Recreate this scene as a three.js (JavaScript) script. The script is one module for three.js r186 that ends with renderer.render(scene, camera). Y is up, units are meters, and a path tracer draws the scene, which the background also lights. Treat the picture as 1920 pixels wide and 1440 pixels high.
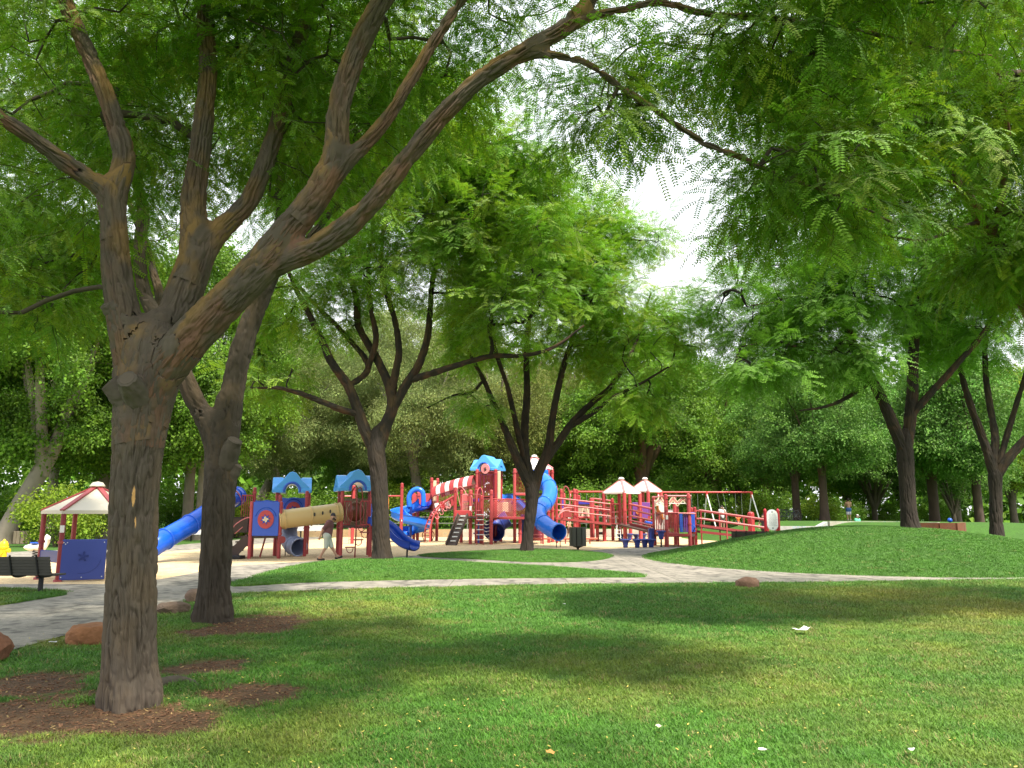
import * as THREE from 'three';
import { mergeGeometries } from 'three/addons/utils/BufferGeometryUtils.js';
import { MarchingCubes } from 'three/addons/objects/MarchingCubes.js';

// ---------------------------------------------------------------- camera, sky, sun, exposure
const EYE = 1.68, FPX = 1450, PITCH = Math.atan(245 / FPX);        // lens and tilt read from the photograph (1920 x 1440)
const scene = new THREE.Scene();
const camera = new THREE.PerspectiveCamera(2 * Math.atan(720 / FPX) * 180 / Math.PI, 4 / 3, 0.1, 900);
camera.position.set(0, EYE, 0);
camera.rotation.x = PITCH;
const renderer = new THREE.WebGLRenderer({ antialias: true });
renderer.toneMapping = THREE.LinearToneMapping;
renderer.toneMappingExposure = 1.85;
renderer.shadowMap.enabled = true;

const SUN = new THREE.Vector3(0.30, 0.80, 0.42).normalize();
{ // bright hazy summer sky: nearly white, a little bluer overhead
  const w = 128, h = 64, d = new Float32Array(w * h * 4);
  for (let j = 0; j < h; j++) for (let i = 0; i < w; i++) {
    const up = Math.sin((j + .5) / h * Math.PI - Math.PI / 2), k = (j * w + i) * 4;
    const t = Math.max(0, up);
    d[k] = 1.0 - .17 * t; d[k + 1] = 1.0 - .09 * t; d[k + 2] = 1.03; d[k + 3] = 1;
  }
  const sky = new THREE.DataTexture(d, w, h, THREE.RGBAFormat, THREE.FloatType);
  sky.mapping = THREE.EquirectangularReflectionMapping; sky.magFilter = THREE.LinearFilter; sky.needsUpdate = true;
  scene.background = sky; scene.environment = sky;
  scene.backgroundIntensity = 0.88; scene.environmentIntensity = 0.88;
}
const sun = new THREE.DirectionalLight(new THREE.Color(1, 0.93, 0.8), 5.0);
sun.position.copy(SUN).multiplyScalar(80).add(new THREE.Vector3(0, 0, -30));
sun.target.position.set(0, 0, -30);
sun.castShadow = true; sun.shadow.radius = 5;
sun.shadow.mapSize.set(4096, 4096);
Object.assign(sun.shadow.camera, { left: -60, right: 60, top: 60, bottom: -60, near: 1, far: 240 });
scene.add(sun, sun.target);

// ---------------------------------------------------------------- helpers
const V = (x, y, z) => new THREE.Vector3(x, y, z);
function rng(seed) { let s = seed | 0; return () => { s = (s + 0x6d2b79f5) | 0; let t = Math.imul(s ^ (s >>> 15), 1 | s); t = (t + Math.imul(t ^ (t >>> 7), 61 | t)) ^ t; return ((t ^ (t >>> 14)) >>> 0) / 4294967296; }; }
const hash = (x, y, z) => { let h = Math.imul(x, 374761393) ^ Math.imul(y, 668265263) ^ Math.imul(z, 2147483647 ^ 0x5bd1e995); h = Math.imul(h ^ (h >>> 13), 1274126177); return ((h ^ (h >>> 16)) >>> 0) / 4294967296; };
function noise(x, y, z = 0) {   // value noise, 0..1
  const X = Math.floor(x), Y = Math.floor(y), Z = Math.floor(z); let a = x - X, b = y - Y, c = z - Z;
  a = a * a * (3 - 2 * a); b = b * b * (3 - 2 * b); c = c * c * (3 - 2 * c);
  const l = (p, q, t) => p + (q - p) * t;
  return l(l(l(hash(X, Y, Z), hash(X + 1, Y, Z), a), l(hash(X, Y + 1, Z), hash(X + 1, Y + 1, Z), a), b),
    l(l(hash(X, Y, Z + 1), hash(X + 1, Y, Z + 1), a), l(hash(X, Y + 1, Z + 1), hash(X + 1, Y + 1, Z + 1), a), b), c);
}
const fbm = (x, y, z = 0, o = 3) => { let s = 0, a = .5, n = 0; for (let i = 0; i < o; i++) { s += a * noise(x, y, z); n += a; a *= .5; x = x * 2.03 + 7.1; y = y * 2.03 + 3.7; z = z * 2.03 + 1.3; } return s / n; };
const clamp = (x, a = 0, b = 1) => Math.min(b, Math.max(a, x));
const smooth = (a, b, x) => { const t = clamp((x - a) / (b - a)); return t * t * (3 - 2 * t); };
const lerp = (a, b, t) => a + (b - a) * t;
const CP = Math.cos(PITCH), SP = Math.sin(PITCH);
// the place that the photograph's pixel (px, py) shows, D metres in front of the camera
function at(px, py, D) { const u = (px - 960) / FPX, v = (720 - py) / FPX, t = D / (CP - v * SP); return V(u * t, EYE + (v * CP + SP) * t, -D); }
// the same on the level ground
function gd(px, py, y = 0) { const u = (px - 960) / FPX, v = (720 - py) / FPX, t = (y - EYE) / (v * CP + SP); return V(u * t, y, -t * (CP - v * SP)); }
const pxm = (n, D) => n * D / FPX;
const names = {};
const numbered = (n) => { const k = names[n] = (names[n] ?? -1) + 1; return k ? n + '_' + String(k).padStart(3, '0') : n; };
const ORIGIN = new Map();
function thing(name, label, category, p = V(0, 0, 0), group) {
  const g = new THREE.Group(); g.name = numbered(name); g.position.copy(p); g.userData = { label, category };
  if (group) g.userData.group = group;
  scene.add(g); ORIGIN.set(g, p.clone()); return g;
}
function structure(name, geo, mat, label, category) {
  const m = new THREE.Mesh(geo, mat); m.name = numbered(name); m.userData = { kind: 'structure', label, category };
  m.castShadow = m.receiveShadow = true; scene.add(m); return m;
}
// a part of a thing (or of a part); the geometry is given in world places
let partCount = 0;
function part(parent, name, geo, mat, label) {
  const o = ORIGIN.get(parent), g = Array.isArray(geo) ? merge(geo) : geo;
  g.translate(-o.x, -o.y, -o.z);
  if (mat.userData.variants) mat = mat.userData.variants[partCount++ * 7 % 4];
  const m = new THREE.Mesh(g, mat); m.name = name; m.castShadow = m.receiveShadow = true;
  if (label) m.userData.label = label;
  parent.add(m); ORIGIN.set(m, o); return m;
}
function single(name, label, category, geo, mat, p, group) {
  const g = Array.isArray(geo) ? merge(geo) : geo; g.translate(-p.x, -p.y, -p.z);
  const m = new THREE.Mesh(g, mat); m.name = numbered(name); m.position.copy(p); m.userData = { label, category };
  if (group) m.userData.group = group;
  m.castShadow = m.receiveShadow = true; scene.add(m); ORIGIN.set(m, p.clone()); return m;
}
function merge(list) {
  const f = list.flat().map((g) => { const h = g.index ? g.toNonIndexed() : g; for (const k of Object.keys(h.attributes)) if (!['position', 'normal', 'color'].includes(k)) h.deleteAttribute(k); return h; });
  if (f.length === 1) return f[0];
  const withColor = f.some((g) => g.attributes.color);
  if (withColor) for (const g of f) if (!g.attributes.color) g.setAttribute('color', new THREE.BufferAttribute(new Float32Array(g.attributes.position.count * 3).fill(1), 3));
  return mergeGeometries(f);
}
const lin = (r, g, b) => new THREE.Color().setRGB(r, g, b);
const std = (r, g, b, rough = .8, metal = 0, more = {}) => new THREE.MeshStandardMaterial({ color: lin(r, g, b), roughness: rough, metalness: metal, ...more });
// shapes
const Y = V(0, 1, 0);
function rod(a, b, r, r2 = r, n = 10, caps = true) {
  const d = b.clone().sub(a), L = d.length(), g = new THREE.CylinderGeometry(r2, r, L, n, 1, !caps);
  g.applyQuaternion(new THREE.Quaternion().setFromUnitVectors(Y, d.normalize())); g.translate((a.x + b.x) / 2, (a.y + b.y) / 2, (a.z + b.z) / 2); return g;
}
function box(c, w, h, d, yaw = 0, pitch = 0, roll = 0) { const g = new THREE.BoxGeometry(w, h, d); g.applyMatrix4(new THREE.Matrix4().makeRotationFromEuler(new THREE.Euler(pitch, yaw, roll, 'YXZ'))); g.translate(c.x, c.y, c.z); return g; }
function bevelBox(c, w, h, d, b = .01, yaw = 0, pitch = 0, roll = 0) {
  const s = new THREE.Shape(); const x = w / 2 - b, y = h / 2 - b; s.moveTo(-x, -y); s.lineTo(x, -y); s.lineTo(x, y); s.lineTo(-x, y);
  const g = new THREE.ExtrudeGeometry(s, { depth: Math.max(.001, d - 2 * b), bevelEnabled: true, bevelThickness: b, bevelSize: b, bevelSegments: 1 }); g.translate(0, 0, -(d - 2 * b) / 2);
  g.applyMatrix4(new THREE.Matrix4().makeRotationFromEuler(new THREE.Euler(pitch, yaw, roll, 'YXZ'))); g.translate(c.x, c.y, c.z); return g;
}
function beam(a, b, w, h) { // box from a to b
  const d = b.clone().sub(a), L = d.length(); d.normalize(); const g = new THREE.BoxGeometry(w, h, L);
  const right = V(0, 1, 0).cross(d); if (right.lengthSq() < 1e-6) right.set(1, 0, 0); right.normalize(); const up = d.clone().cross(right);
  g.applyMatrix4(new THREE.Matrix4().makeBasis(right, up, d)); g.translate((a.x + b.x) / 2, (a.y + b.y) / 2, (a.z + b.z) / 2); return g;
}
const pipe = (pts, r, n = 8, seg = pts.length * 4, closed = false) => new THREE.TubeGeometry(new THREE.CatmullRomCurve3(pts, closed, 'centripetal'), seg, r, n, closed);
function domed(p, r, n = 14) { // the rounded head of a post
  const g = new THREE.SphereGeometry(r, n, 6, 0, Math.PI * 2, 0, Math.PI / 2); g.scale(1, .55, 1); g.translate(p.x, p.y, p.z); return g;
}
function lathe(profile, p, n = 20) { const g = new THREE.LatheGeometry(profile.map(([r, y]) => new THREE.Vector2(r, y)), n); g.translate(p.x, p.y, p.z); return g; }
// an outline in the plane spanned by ex and ey through o, given thickness along their normal
function slab(o, ex, ey, outline, thick, bevel = 0, holes = []) {
  const s = new THREE.Shape(outline.map(([x, y]) => new THREE.Vector2(x, y))); for (const h of holes) s.holes.push(new THREE.Path(h.map(([x, y]) => new THREE.Vector2(x, y))));
  const g = new THREE.ExtrudeGeometry(s, { depth: thick, bevelEnabled: bevel > 0, bevelThickness: bevel, bevelSize: bevel, bevelSegments: 2, curveSegments: 10 }); g.translate(0, 0, -thick / 2);
  const n = ex.clone().cross(ey).normalize(); g.applyMatrix4(new THREE.Matrix4().makeBasis(ex, ey, n).setPosition(o)); return g;
}
const ringPts = (rx, ry, n = 28, cx = 0, cy = 0) => Array.from({ length: n }, (_, i) => [cx + rx * Math.cos(i / n * 6.28319), cy + ry * Math.sin(i / n * 6.28319)]);
// many small triangles collected into one geometry
class Tris {
  constructor() { this.p = []; this.n = []; this.c = []; }
  tri(a, b, c, col) { const n = b.clone().sub(a).cross(c.clone().sub(a)).normalize(); for (const q of [a, b, c]) { this.p.push(q.x, q.y, q.z); this.n.push(n.x, n.y, n.z); if (col) this.c.push(...col); } }
  quad(a, b, c, d, col) { this.tri(a, b, c, col); this.tri(a, c, d, col); }
  geo() { const g = new THREE.BufferGeometry(); g.setAttribute('position', new THREE.Float32BufferAttribute(this.p, 3)); g.setAttribute('normal', new THREE.Float32BufferAttribute(this.n, 3)); if (this.c.length) g.setAttribute('color', new THREE.Float32BufferAttribute(this.c, 3)); return g; }
}
function grain(size, fn, srgb = true) { // a computed tile
  const d = new Uint8Array(size * size * 4);
  for (let j = 0; j < size; j++) for (let i = 0; i < size; i++) { const c = fn(i / size, j / size), k = (j * size + i) * 4; d[k] = c[0]; d[k + 1] = c[1]; d[k + 2] = c[2]; d[k + 3] = 255; }
  const t = new THREE.DataTexture(d, size, size); t.wrapS = t.wrapT = THREE.RepeatWrapping; t.magFilter = THREE.LinearFilter; if (srgb) t.colorSpace = THREE.SRGBColorSpace; t.needsUpdate = true; return t;
}
// noise that repeats every unit, n cells to the unit
const tileNoise = (u, v, n, s = 0) => { const X = u * n, Yy = v * n, x0 = Math.floor(X), y0 = Math.floor(Yy); let a = X - x0, b = Yy - y0; a = a * a * (3 - 2 * a); b = b * b * (3 - 2 * b); const h = (i, j) => hash(((i % n) + n) % n, ((j % n) + n) % n, s); return lerp(lerp(h(x0, y0), h(x0 + 1, y0), a), lerp(h(x0, y0 + 1), h(x0 + 1, y0 + 1), a), b); };
// ---------------------------------------------------------------- ground
const moundAt = (x, D) => ((x - 14) / 8.8) ** 2 + ((D - 30.3 - .13 * Math.max(0, x - 8)) / 9.7) ** 2;
function height(x, z) {
  const D = -z; let h = 0;
  const r2 = moundAt(x, D);
  if (r2 < 1) h += 1.22 * Math.pow(1 - r2, 1.08) * lerp(.78, 1, smooth(7, 13, x));
  const terrace = smooth(60.2, 60.8, D) * .55;
  const plaza = 1.22 * smooth(15, 8, Math.hypot(x - 27, (D - 56) * 1.1));
  h = Math.max(h, terrace, plaza);
  if (x > 28) h -= .35 * smooth(28, 36, x) * smooth(45, 60, D);
  return Math.max(h, -.2) + (D > 4 && D < 20 ? .03 * (fbm(x * .5, z * .5, 4) - .5) * smooth(20, 17, D) * smooth(-5.5, -3, x + (D - 8) * .12) : 0);
}
// bare, chip-strewn earth round the two near trunks
const bare = [[110, 1338, 215, 44], [280, 1352, 120, 24], [60, 1285, 100, 26], [395, 1250, 78, 18], [480, 1297, 98, 20], [490, 1168, 110, 18], [415, 1182, 70, 11], [1450, 1100, 0, 0]]
  .filter((b) => b[2]).map(([px, py, rx, ry]) => { const c = gd(px, py), e = gd(px + rx, py), f = gd(px, py - ry), g = gd(px, py + ry); return [c.x, c.z, e.x - c.x, (g.z - f.z) / 2]; });
function bareness(x, z) {
  let m = 0; const w = (fbm(x * 1.7, z * 1.7, 9) - .5) * 1.5 + (fbm(x * 7, z * 7, 2, 2) - .5) * 1.3;
  for (const [cx, cz, rx, rz] of bare) { const d = Math.hypot((x - cx) / rx, (z - cz) / rz); m = Math.max(m, smooth(1.18, .8, d + w * .55)); }
  return m;
}
const dryness = (x, z) => clamp((fbm(x * .35 + 5, z * .35, 3, 3) - .42) * 1.9 + (fbm(x * 1.9, z * 1.9, 8, 2) - .5) * .75 + .16 * smooth(-2, 6, x + (z + 9) * .3));
function lawnColor(x, z, out) {
  const dry = dryness(x, z), g = fbm(x * 2.3, z * 2.3, 1);
  const near = smooth(22, 17, -z);
  const a = dry * near;
  out[0] = lerp(.066, .215, a) * (.8 + .4 * g); out[1] = lerp(.192, .232, a) * (.8 + .4 * g); out[2] = lerp(.008, .028, a);
  const b = bareness(x, z);
  if (b > 0) { const t = fbm(x * 9, z * 9, 5, 2); out[0] = lerp(out[0], .085 + .17 * t, b); out[1] = lerp(out[1], .044 + .085 * t, b); out[2] = lerp(out[2], .022 + .036 * t, b); }
  return out;
}
const groundTile = grain(512, (u, v) => { const n = tileNoise(u, v, 160, 1) * .5 + tileNoise(u, v, 64, 2) * .3 + tileNoise(u, v, 20, 3) * .2, k = 150 + 105 * n; return [k, k, k * .96]; });
groundTile.repeat.set(1 / 2.3, 1 / 2.3);
const groundBump = grain(512, (u, v) => { const k = 255 * (tileNoise(u, v, 170, 11) * .6 + tileNoise(u, v, 60, 12) * .4); return [k, k, k]; }, false);
groundBump.repeat.set(1 / 1.9, 1 / 1.9);
const lawnMat = new THREE.MeshStandardMaterial({ vertexColors: true, map: groundTile, bumpMap: groundBump, bumpScale: .025, roughness: .95 });
{ // one sheet, fine near the camera, to beyond the horizon of trees
  const axis = (lo, hi, step, end) => { const a = []; for (let v = lo; v <= hi; v += step) a.push(v); let s = step; const dn = [], up = []; for (let v = lo; v > -end;) { s *= 1.13; v -= s; dn.unshift(v); } s = step; for (let v = a[a.length - 1]; v < end;) { s *= 1.13; v += s; up.push(v); } return [...dn, ...a, ...up]; };
  const xs = axis(-9, 9, .14, 420); let zs = axis(-23, -3.6, .14, 420);
  xs.push(...[]); for (let v = 9; v < 38; v += .4) xs.push(v); for (let v = -64; v < -23; v += .4) zs.push(v);
  const tidy = (a) => { a.sort((p, q) => p - q); return a.filter((v, i) => !i || v - a[i - 1] > .02); };
  const X = tidy(xs), Z = tidy(zs), nx = X.length, nz = Z.length;
  const p = new Float32Array(nx * nz * 3), c = new Float32Array(nx * nz * 3), uv = new Float32Array(nx * nz * 2), ix = [], col = [0, 0, 0];
  for (let j = 0; j < nz; j++) for (let i = 0; i < nx; i++) { const k = j * nx + i; p.set([X[i], height(X[i], Z[j]), Z[j]], k * 3); lawnColor(X[i], Z[j], col); c.set(col, k * 3); uv.set([X[i], Z[j]], k * 2); if (i < nx - 1 && j < nz - 1) { ix.push(k, k + nx, k + 1, k + 1, k + nx, k + nx + 1); } }
  const g = new THREE.BufferGeometry(); g.setAttribute('position', new THREE.BufferAttribute(p, 3)); g.setAttribute('color', new THREE.BufferAttribute(c, 3)); g.setAttribute('uv', new THREE.BufferAttribute(uv, 2)); g.setIndex(ix); g.computeVertexNormals();
  structure('ground', g, lawnMat, 'green park lawn with dry patches and a low mound', 'ground');
}
function sheet(outline, y, mat, tile = 1) { // a level sheet of ground
  const s = new THREE.Shape(outline.map((q) => new THREE.Vector2(q.x, -q.z))), g = new THREE.ShapeGeometry(s); g.rotateX(-Math.PI / 2); g.translate(0, y, 0);
  const p = g.attributes.position, uv = new Float32Array(p.count * 2); for (let i = 0; i < p.count; i++) uv.set([p.getX(i) / tile, p.getZ(i) / tile], i * 2); g.setAttribute('uv', new THREE.BufferAttribute(uv, 2)); return g;
}
const smoothLoop = (pts, n) => new THREE.CatmullRomCurve3(pts, true, 'centripetal').getSpacedPoints(n);
// wood-chip play surface
const chipTile = grain(1024, (u, v) => { const a = tileNoise(u, v, 256, 21), b = tileNoise(u, v, 90, 22), c = tileNoise(u, v, 12, 23), k = .66 + .28 * a + .20 * b * c; return [246 * k, 214 * k, 166 * k]; });
const chipBump = grain(512, (u, v) => { const k = 255 * (tileNoise(u, v, 128, 24) * .7 + tileNoise(u, v, 40, 25) * .3); return [k, k, k]; }, false);
const chipMat = new THREE.MeshStandardMaterial({ map: chipTile, bumpMap: chipBump, bumpScale: .03, roughness: .95 });
const playEdge = [[-700, 1094], [-200, 1097], [200, 1097], [300, 1088], [430, 1063], [560, 1055], [700, 1048], [800, 1042], [900, 1036], [1000, 1032], [1090, 1033], [1150, 1030], [1290, 1025], [1345, 1022]].map((q) => gd(...q));
{
  const back = [V(17, 0, -44), V(20, 0, -52), V(18, 0, -59.8), V(-13, 0, -59.8), ...[[470, 1022], [300, 1036], [0, 1047], [-700, 1060]].map((q) => gd(...q))];
  structure('wood_chip_play_area', sheet([...playEdge, V(9, 0, -38), ...back], .007, chipMat, 3), chipMat, 'pale tan wood chip surface of the playground', 'play surface');
}
// concrete paths, poured in bays
const concTile = grain(1024, (u, v) => { const a = tileNoise(u, v, 400, 31), b = tileNoise(u, v, 48, 32), c = tileNoise(u, v, 6, 33), s = tileNoise(u, v, 14, 34), k = .50 + .16 * a + .13 * b + .12 * c - (s > .62 ? .26 * (s - .62) / .38 : 0) - (a > .93 ? .12 : 0); return [196 * k, 187 * k, 172 * k]; });
const concBump = grain(512, (u, v) => { const k = 255 * (tileNoise(u, v, 200, 35) * .7 + tileNoise(u, v, 60, 36) * .3); return [k, k, k]; }, false);
const concMat = new THREE.MeshStandardMaterial({ map: concTile, bumpMap: concBump, bumpScale: .006, roughness: .92 });
const clipX = (poly, x, keepBelow) => { const out = []; for (let i = 0; i < poly.length; i++) { const a = poly[i], b = poly[(i + 1) % poly.length], ia = keepBelow ? a.x <= x : a.x >= x, ib = keepBelow ? b.x <= x : b.x >= x; if (ia) out.push(a); if (ia !== ib) { const t = (x - a.x) / (b.x - a.x); out.push(V(x, 0, lerp(a.z, b.z, t))); } } return out; };
{
  const root = new THREE.Group(); root.name = 'concrete_path'; root.userData = { kind: 'structure', label: 'grey concrete footpath curving round the playground lawns', category: 'path' }; scene.add(root); ORIGIN.set(root, V(0, 0, 0));
  const top = [[-700, 1093], [-200, 1096], [200, 1096], [300, 1087], [430, 1062], [560, 1054], [700, 1047], [800, 1041], [1000, 1033], [1090, 1034], [1150, 1029], [1290, 1024], [1420, 1019]].map((q) => gd(...q));
  const low = [[1500, 1066], [1920, 1068], [2500, 1068], [2500, 1082], [1920, 1086], [1500, 1092.5], [1250, 1094], [1000, 1097], [700, 1104], [440, 1113], [360, 1122], [300, 1152], [130, 1190], [-20, 1232], [-300, 1330], [-700, 1400]].map((q) => gd(...q));
  const whole = [...top, ...low];
  let x0 = -16; const cuts = []; cuts.push(-40, -4.4); for (let x = -1.5; x < 32; x += 2.9) cuts.push(x);
  for (let i = 0; i < cuts.length - 1; i++) {
    let p = clipX(clipX(whole, cuts[i] + .007, false), cuts[i + 1] - .007, true); if (p.length < 3) continue;
    p = p.filter((q, k) => q.distanceTo(p[(k + 1) % p.length]) > 1e-4);
    const m = part(root, 'concrete_bay', sheet(p, .012 + (i % 3) * .0015, concMat, 2.7), concMat); m.name = 'concrete_bay';
  }
}
{ // pale walk along the back of the play area
  const q = [[300, 1036], [470, 1022], [600, 1011], [600, 1007], [470, 1010], [380, 1018], [300, 1025], [0, 1036], [0, 1047]].map((p) => gd(...p)); structure('back_walk', sheet(q, .011, concMat, 2.7), concMat, 'pale concrete walk along the back of the play area', 'path');
}
// lawns that stand a little proud of the path
const islands = [], islandShape = new Map();
function island(px, rise, label) {
  const loop = smoothLoop(px.map((q) => gd(...q)), 90), area = loop.map((q) => [q.x, q.z]); islands.push(area);
  const c = V(0, 0, 0); for (const q of loop) c.add(q); c.multiplyScalar(1 / loop.length);
  islandShape.set(area, (x, z) => { const a = Math.atan2(z - c.z, x - c.x), d = Math.hypot(x - c.x, z - c.z); let best = 9, e = d; for (const q of loop) { const b = Math.atan2(q.z - c.z, q.x - c.x), k = Math.abs(Math.atan2(Math.sin(a - b), Math.cos(a - b))); if (k < best) { best = k; e = Math.hypot(q.x - c.x, q.z - c.z); } } const t = d / e, R = [[1, .05], [.97, .064], [.9, .08], [.75, .06 + rise * .6], [.5, .06 + rise * .9], [.25, .06 + rise], [0, .06 + rise]]; for (let i = 0; i < 6; i++) if (t >= R[i + 1][0]) return lerp(R[i + 1][1], R[i][1], clamp((t - R[i + 1][0]) / (R[i][0] - R[i + 1][0]))); return .06; });
  const rings = [[1, 0], [.996, .045], [.97, .06], [.9, .09], [.75, .6], [.5, .9], [.25, 1], [.0001, 1]], pos = [], col = [], uv = [], ix = [], o = [0, 0, 0];
  rings.forEach(([t, h], r) => loop.forEach((q) => { const x = lerp(c.x, q.x, t), z = lerp(c.z, q.z, t); pos.push(x, r < 3 ? h + .004 : .06 + (r === 3 ? .02 : rise * h), z); lawnColor(x, z, o); col.push(...o); uv.push(x, z); }));
  const n = loop.length; for (let r = 0; r < rings.length - 1; r++) for (let i = 0; i < n; i++) { const a = r * n + i, b = r * n + (i + 1) % n; ix.push(a, b, a + n, b, b + n, a + n); }
  const g = new THREE.BufferGeometry(); g.setAttribute('position', new THREE.Float32BufferAttribute(pos, 3)); g.setAttribute('color', new THREE.Float32BufferAttribute(col, 3)); g.setAttribute('uv', new THREE.Float32BufferAttribute(uv, 2)); g.setIndex(ix); g.computeVertexNormals();
  if (g.attributes.normal.getY(n * 5) < 0) { g.setIndex(ix.reverse()); g.computeVertexNormals(); }
  structure('lawn_island', g, lawnMat, label, 'lawn');
}
island([[437, 1101], [560, 1094], [700, 1090], [850, 1087], [1000, 1085], [1120, 1084], [1214, 1083], [1150, 1075], [1000, 1066], [900, 1060], [820, 1055], [745, 1051], [640, 1053], [560, 1062], [490, 1080]], .16, 'long wedge of lawn between two paths, tree standing on it');
island([[786, 1043], [900, 1050], [1000, 1055], [1090, 1054], [1146, 1045], [1100, 1036], [1000, 1032], [900, 1036]], .10, 'small almond of lawn in front of the tube slide');
island([[-400, 1106], [-100, 1107], [60, 1109], [127, 1115], [60, 1127], [-20, 1140], [-200, 1165], [-420, 1190]], .05, 'corner of lawn in front of the dark bench at the photo edge');
const inside = (poly, x, z) => { let c = false; for (let i = 0, j = poly.length - 1; i < poly.length; j = i++) { const [xi, zi] = poly[i], [xj, zj] = poly[j]; if ((zi > z) !== (zj > z) && x < (xj - xi) * (z - zi) / (zj - zi) + xi) c = !c; } return c; };
// ---------------------------------------------------------------- foliage pieces
const leafMat = (r, g, b, t = .45, rough = .62) => new THREE.MeshPhysicalMaterial({ color: lin(r, g, b), roughness: rough + .2, specularIntensity: .4, transmission: t, thickness: 0, side: THREE.DoubleSide, vertexColors: true });
function pinnate(T, base, dir, up, len, pairs, lw, ll, R, droop) { // a feather-shaped leaf
  const side = dir.clone().cross(up).normalize(); let p = base.clone(), d = dir.clone(); const step = len / (pairs + .5);
  const tone = .8 + .4 * R();
  for (let i = 0; i <= pairs; i++) {
    d.y -= droop * (.5 + R() * .3); d.normalize(); const q = p.clone().addScaledVector(d, step), u = side.clone().cross(d).normalize();
    const w = .0022; T.tri(p.clone().addScaledVector(side, w), p.clone().addScaledVector(side, -w), q, [tone * .8, tone * .75, tone * .7]);
    const l = ll * (1 - .35 * Math.abs(i / pairs - .45)) * (.85 + .3 * R());
    for (const s of [-1, 1]) {
      const a = side.clone().multiplyScalar(s).addScaledVector(d, .35).addScaledVector(u, -.10 + (R() - .5) * .5).normalize(), c = q.clone().addScaledVector(a, l), m = q.clone().addScaledVector(a, l * .45), w2 = d.clone().multiplyScalar(lw * .5);
      const k = tone * (.88 + .24 * R());
      T.quad(q, m.clone().add(w2), c, m.clone().sub(w2), [k, k, k]);
    }
    p = q;
  }
}
function locustSpray(seed, leaves, pairs, len, ll, lw) { // a twig end, growing along +z, with feathery leaves
  const R = rng(seed), T = new Tris(), L = .42; let p = V(0, 0, 0);
  for (let i = 0; i < leaves; i++) {
    const t = i / (leaves - 1), q = V((R() - .5) * .03, -.05 * t * t + (R() - .5) * .02, L * t), ang = i * 2.4 + R();
    if (i) { const w = .004 * (1.2 - t); T.quad(p.clone().add(V(w, 0, 0)), p.clone().add(V(-w, 0, 0)), q.clone().add(V(-w, 0, 0)), q.clone().add(V(w, 0, 0)), [.45, .35, .4]); T.quad(p.clone().add(V(0, w, 0)), p.clone().add(V(0, -w, 0)), q.clone().add(V(0, -w, 0)), q.clone().add(V(0, w, 0)), [.45, .35, .4]); }
    p = q; const sx = i === leaves - 1 ? .2 : Math.cos(ang) > 0 ? 1 : -1;
    const d = V(sx * (.7 + R() * .4), (R() - .35) * .7, .5 + R() * .7).normalize();
    pinnate(T, q, d, V(0, 1, 0), len * (.75 + .5 * R()), pairs, lw, ll, R, .09 + .05 * R());
  }
  return T.geo();
}
function broadSpray(seed, n, size, spread, narrow = .7) { // a handful of flat leaves round a twig
  const R = rng(seed), T = new Tris();
  for (let i = 0; i < n; i++) {
    const c = V((R() - .5) * 2, (R() - .5) * 1.1, (R() - .5) * 2).multiplyScalar(spread), d = V(R() - .5 + c.x * .8 / spread * .5, -.25 - R() * .5, R() - .5 + c.z * .8 / spread * .5).normalize();
    const s = d.clone().cross(V(R() - .5, 1, R() - .5)).normalize(), n_ = s.clone().cross(d).normalize(), l = size * (.7 + .6 * R()), w = l * narrow * .5, k = .72 + .56 * R();
    const tip = c.clone().addScaledVector(d, l), m = c.clone().addScaledVector(d, l * .42).addScaledVector(n_, -l * .1);
    T.quad(c, m.clone().addScaledVector(s, w).addScaledVector(n_, l * .12), tip, m, [k, k, k]); T.quad(c, m, tip, m.clone().addScaledVector(s, -w).addScaledVector(n_, l * .12), [k, k, k]);
  }
  return T.geo();
}
const SPRAY = {
  locustNear: [11, 12, 13].map((s) => locustSpray(s, 8, 10, .21, .036, .0165)),
  locustMid: [21, 22, 23].map((s) => locustSpray(s, 8, 6, .24, .056, .027)),
  broad: [31, 32, 33].map((s) => broadSpray(s, 46, .115, .42, .8)),
  fine: [41, 42, 43].map((s) => broadSpray(s, 64, .10, .45, .34)),
  shrub: [51, 52].map((s) => broadSpray(s, 44, .075, .28, .7)),
  far: [61, 62].map((s) => broadSpray(s, 30, .38, .95, .8)),
};
// copies of the leafy twigs on one tree, as one crown
const M4 = new THREE.Matrix4(), TINT = new THREE.Color();
function crownOf(parent, name, spots, sprays, mat, tint, R, scale, origin) {
  const lots = sprays.map(() => []); for (const s of spots) lots[Math.floor(R() * sprays.length)].push(s);
  lots.forEach((lot, k) => {
    if (!lot.length) return;
    const im = new THREE.InstancedMesh(sprays[k], mat, lot.length); im.name = name; im.userData = { kind: 'stuff' }; im.castShadow = im.receiveShadow = true;
    lot.forEach((s, i) => {
      const z = s.d.clone().normalize(), x = V((R() - .5) * .8, 1, (R() - .5) * .8).cross(z); if (x.lengthSq() < .01) x.set(1, 0, 0); x.normalize(); const y = z.clone().cross(x), f = scale * (.6 + .8 * R());
      M4.makeBasis(x.multiplyScalar(f), y.multiplyScalar(f), z.multiplyScalar(f)).setPosition(s.p.x - origin.x, s.p.y - origin.y, s.p.z - origin.z); im.setMatrixAt(i, M4);
      tint(s, R, TINT); im.setColorAt(i, TINT);
    });
    parent.add(im);
  });
}
// ---------------------------------------------------------------- bark
const barkMat = new THREE.MeshStandardMaterial({ vertexColors: true, roughness: .93 });
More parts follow.
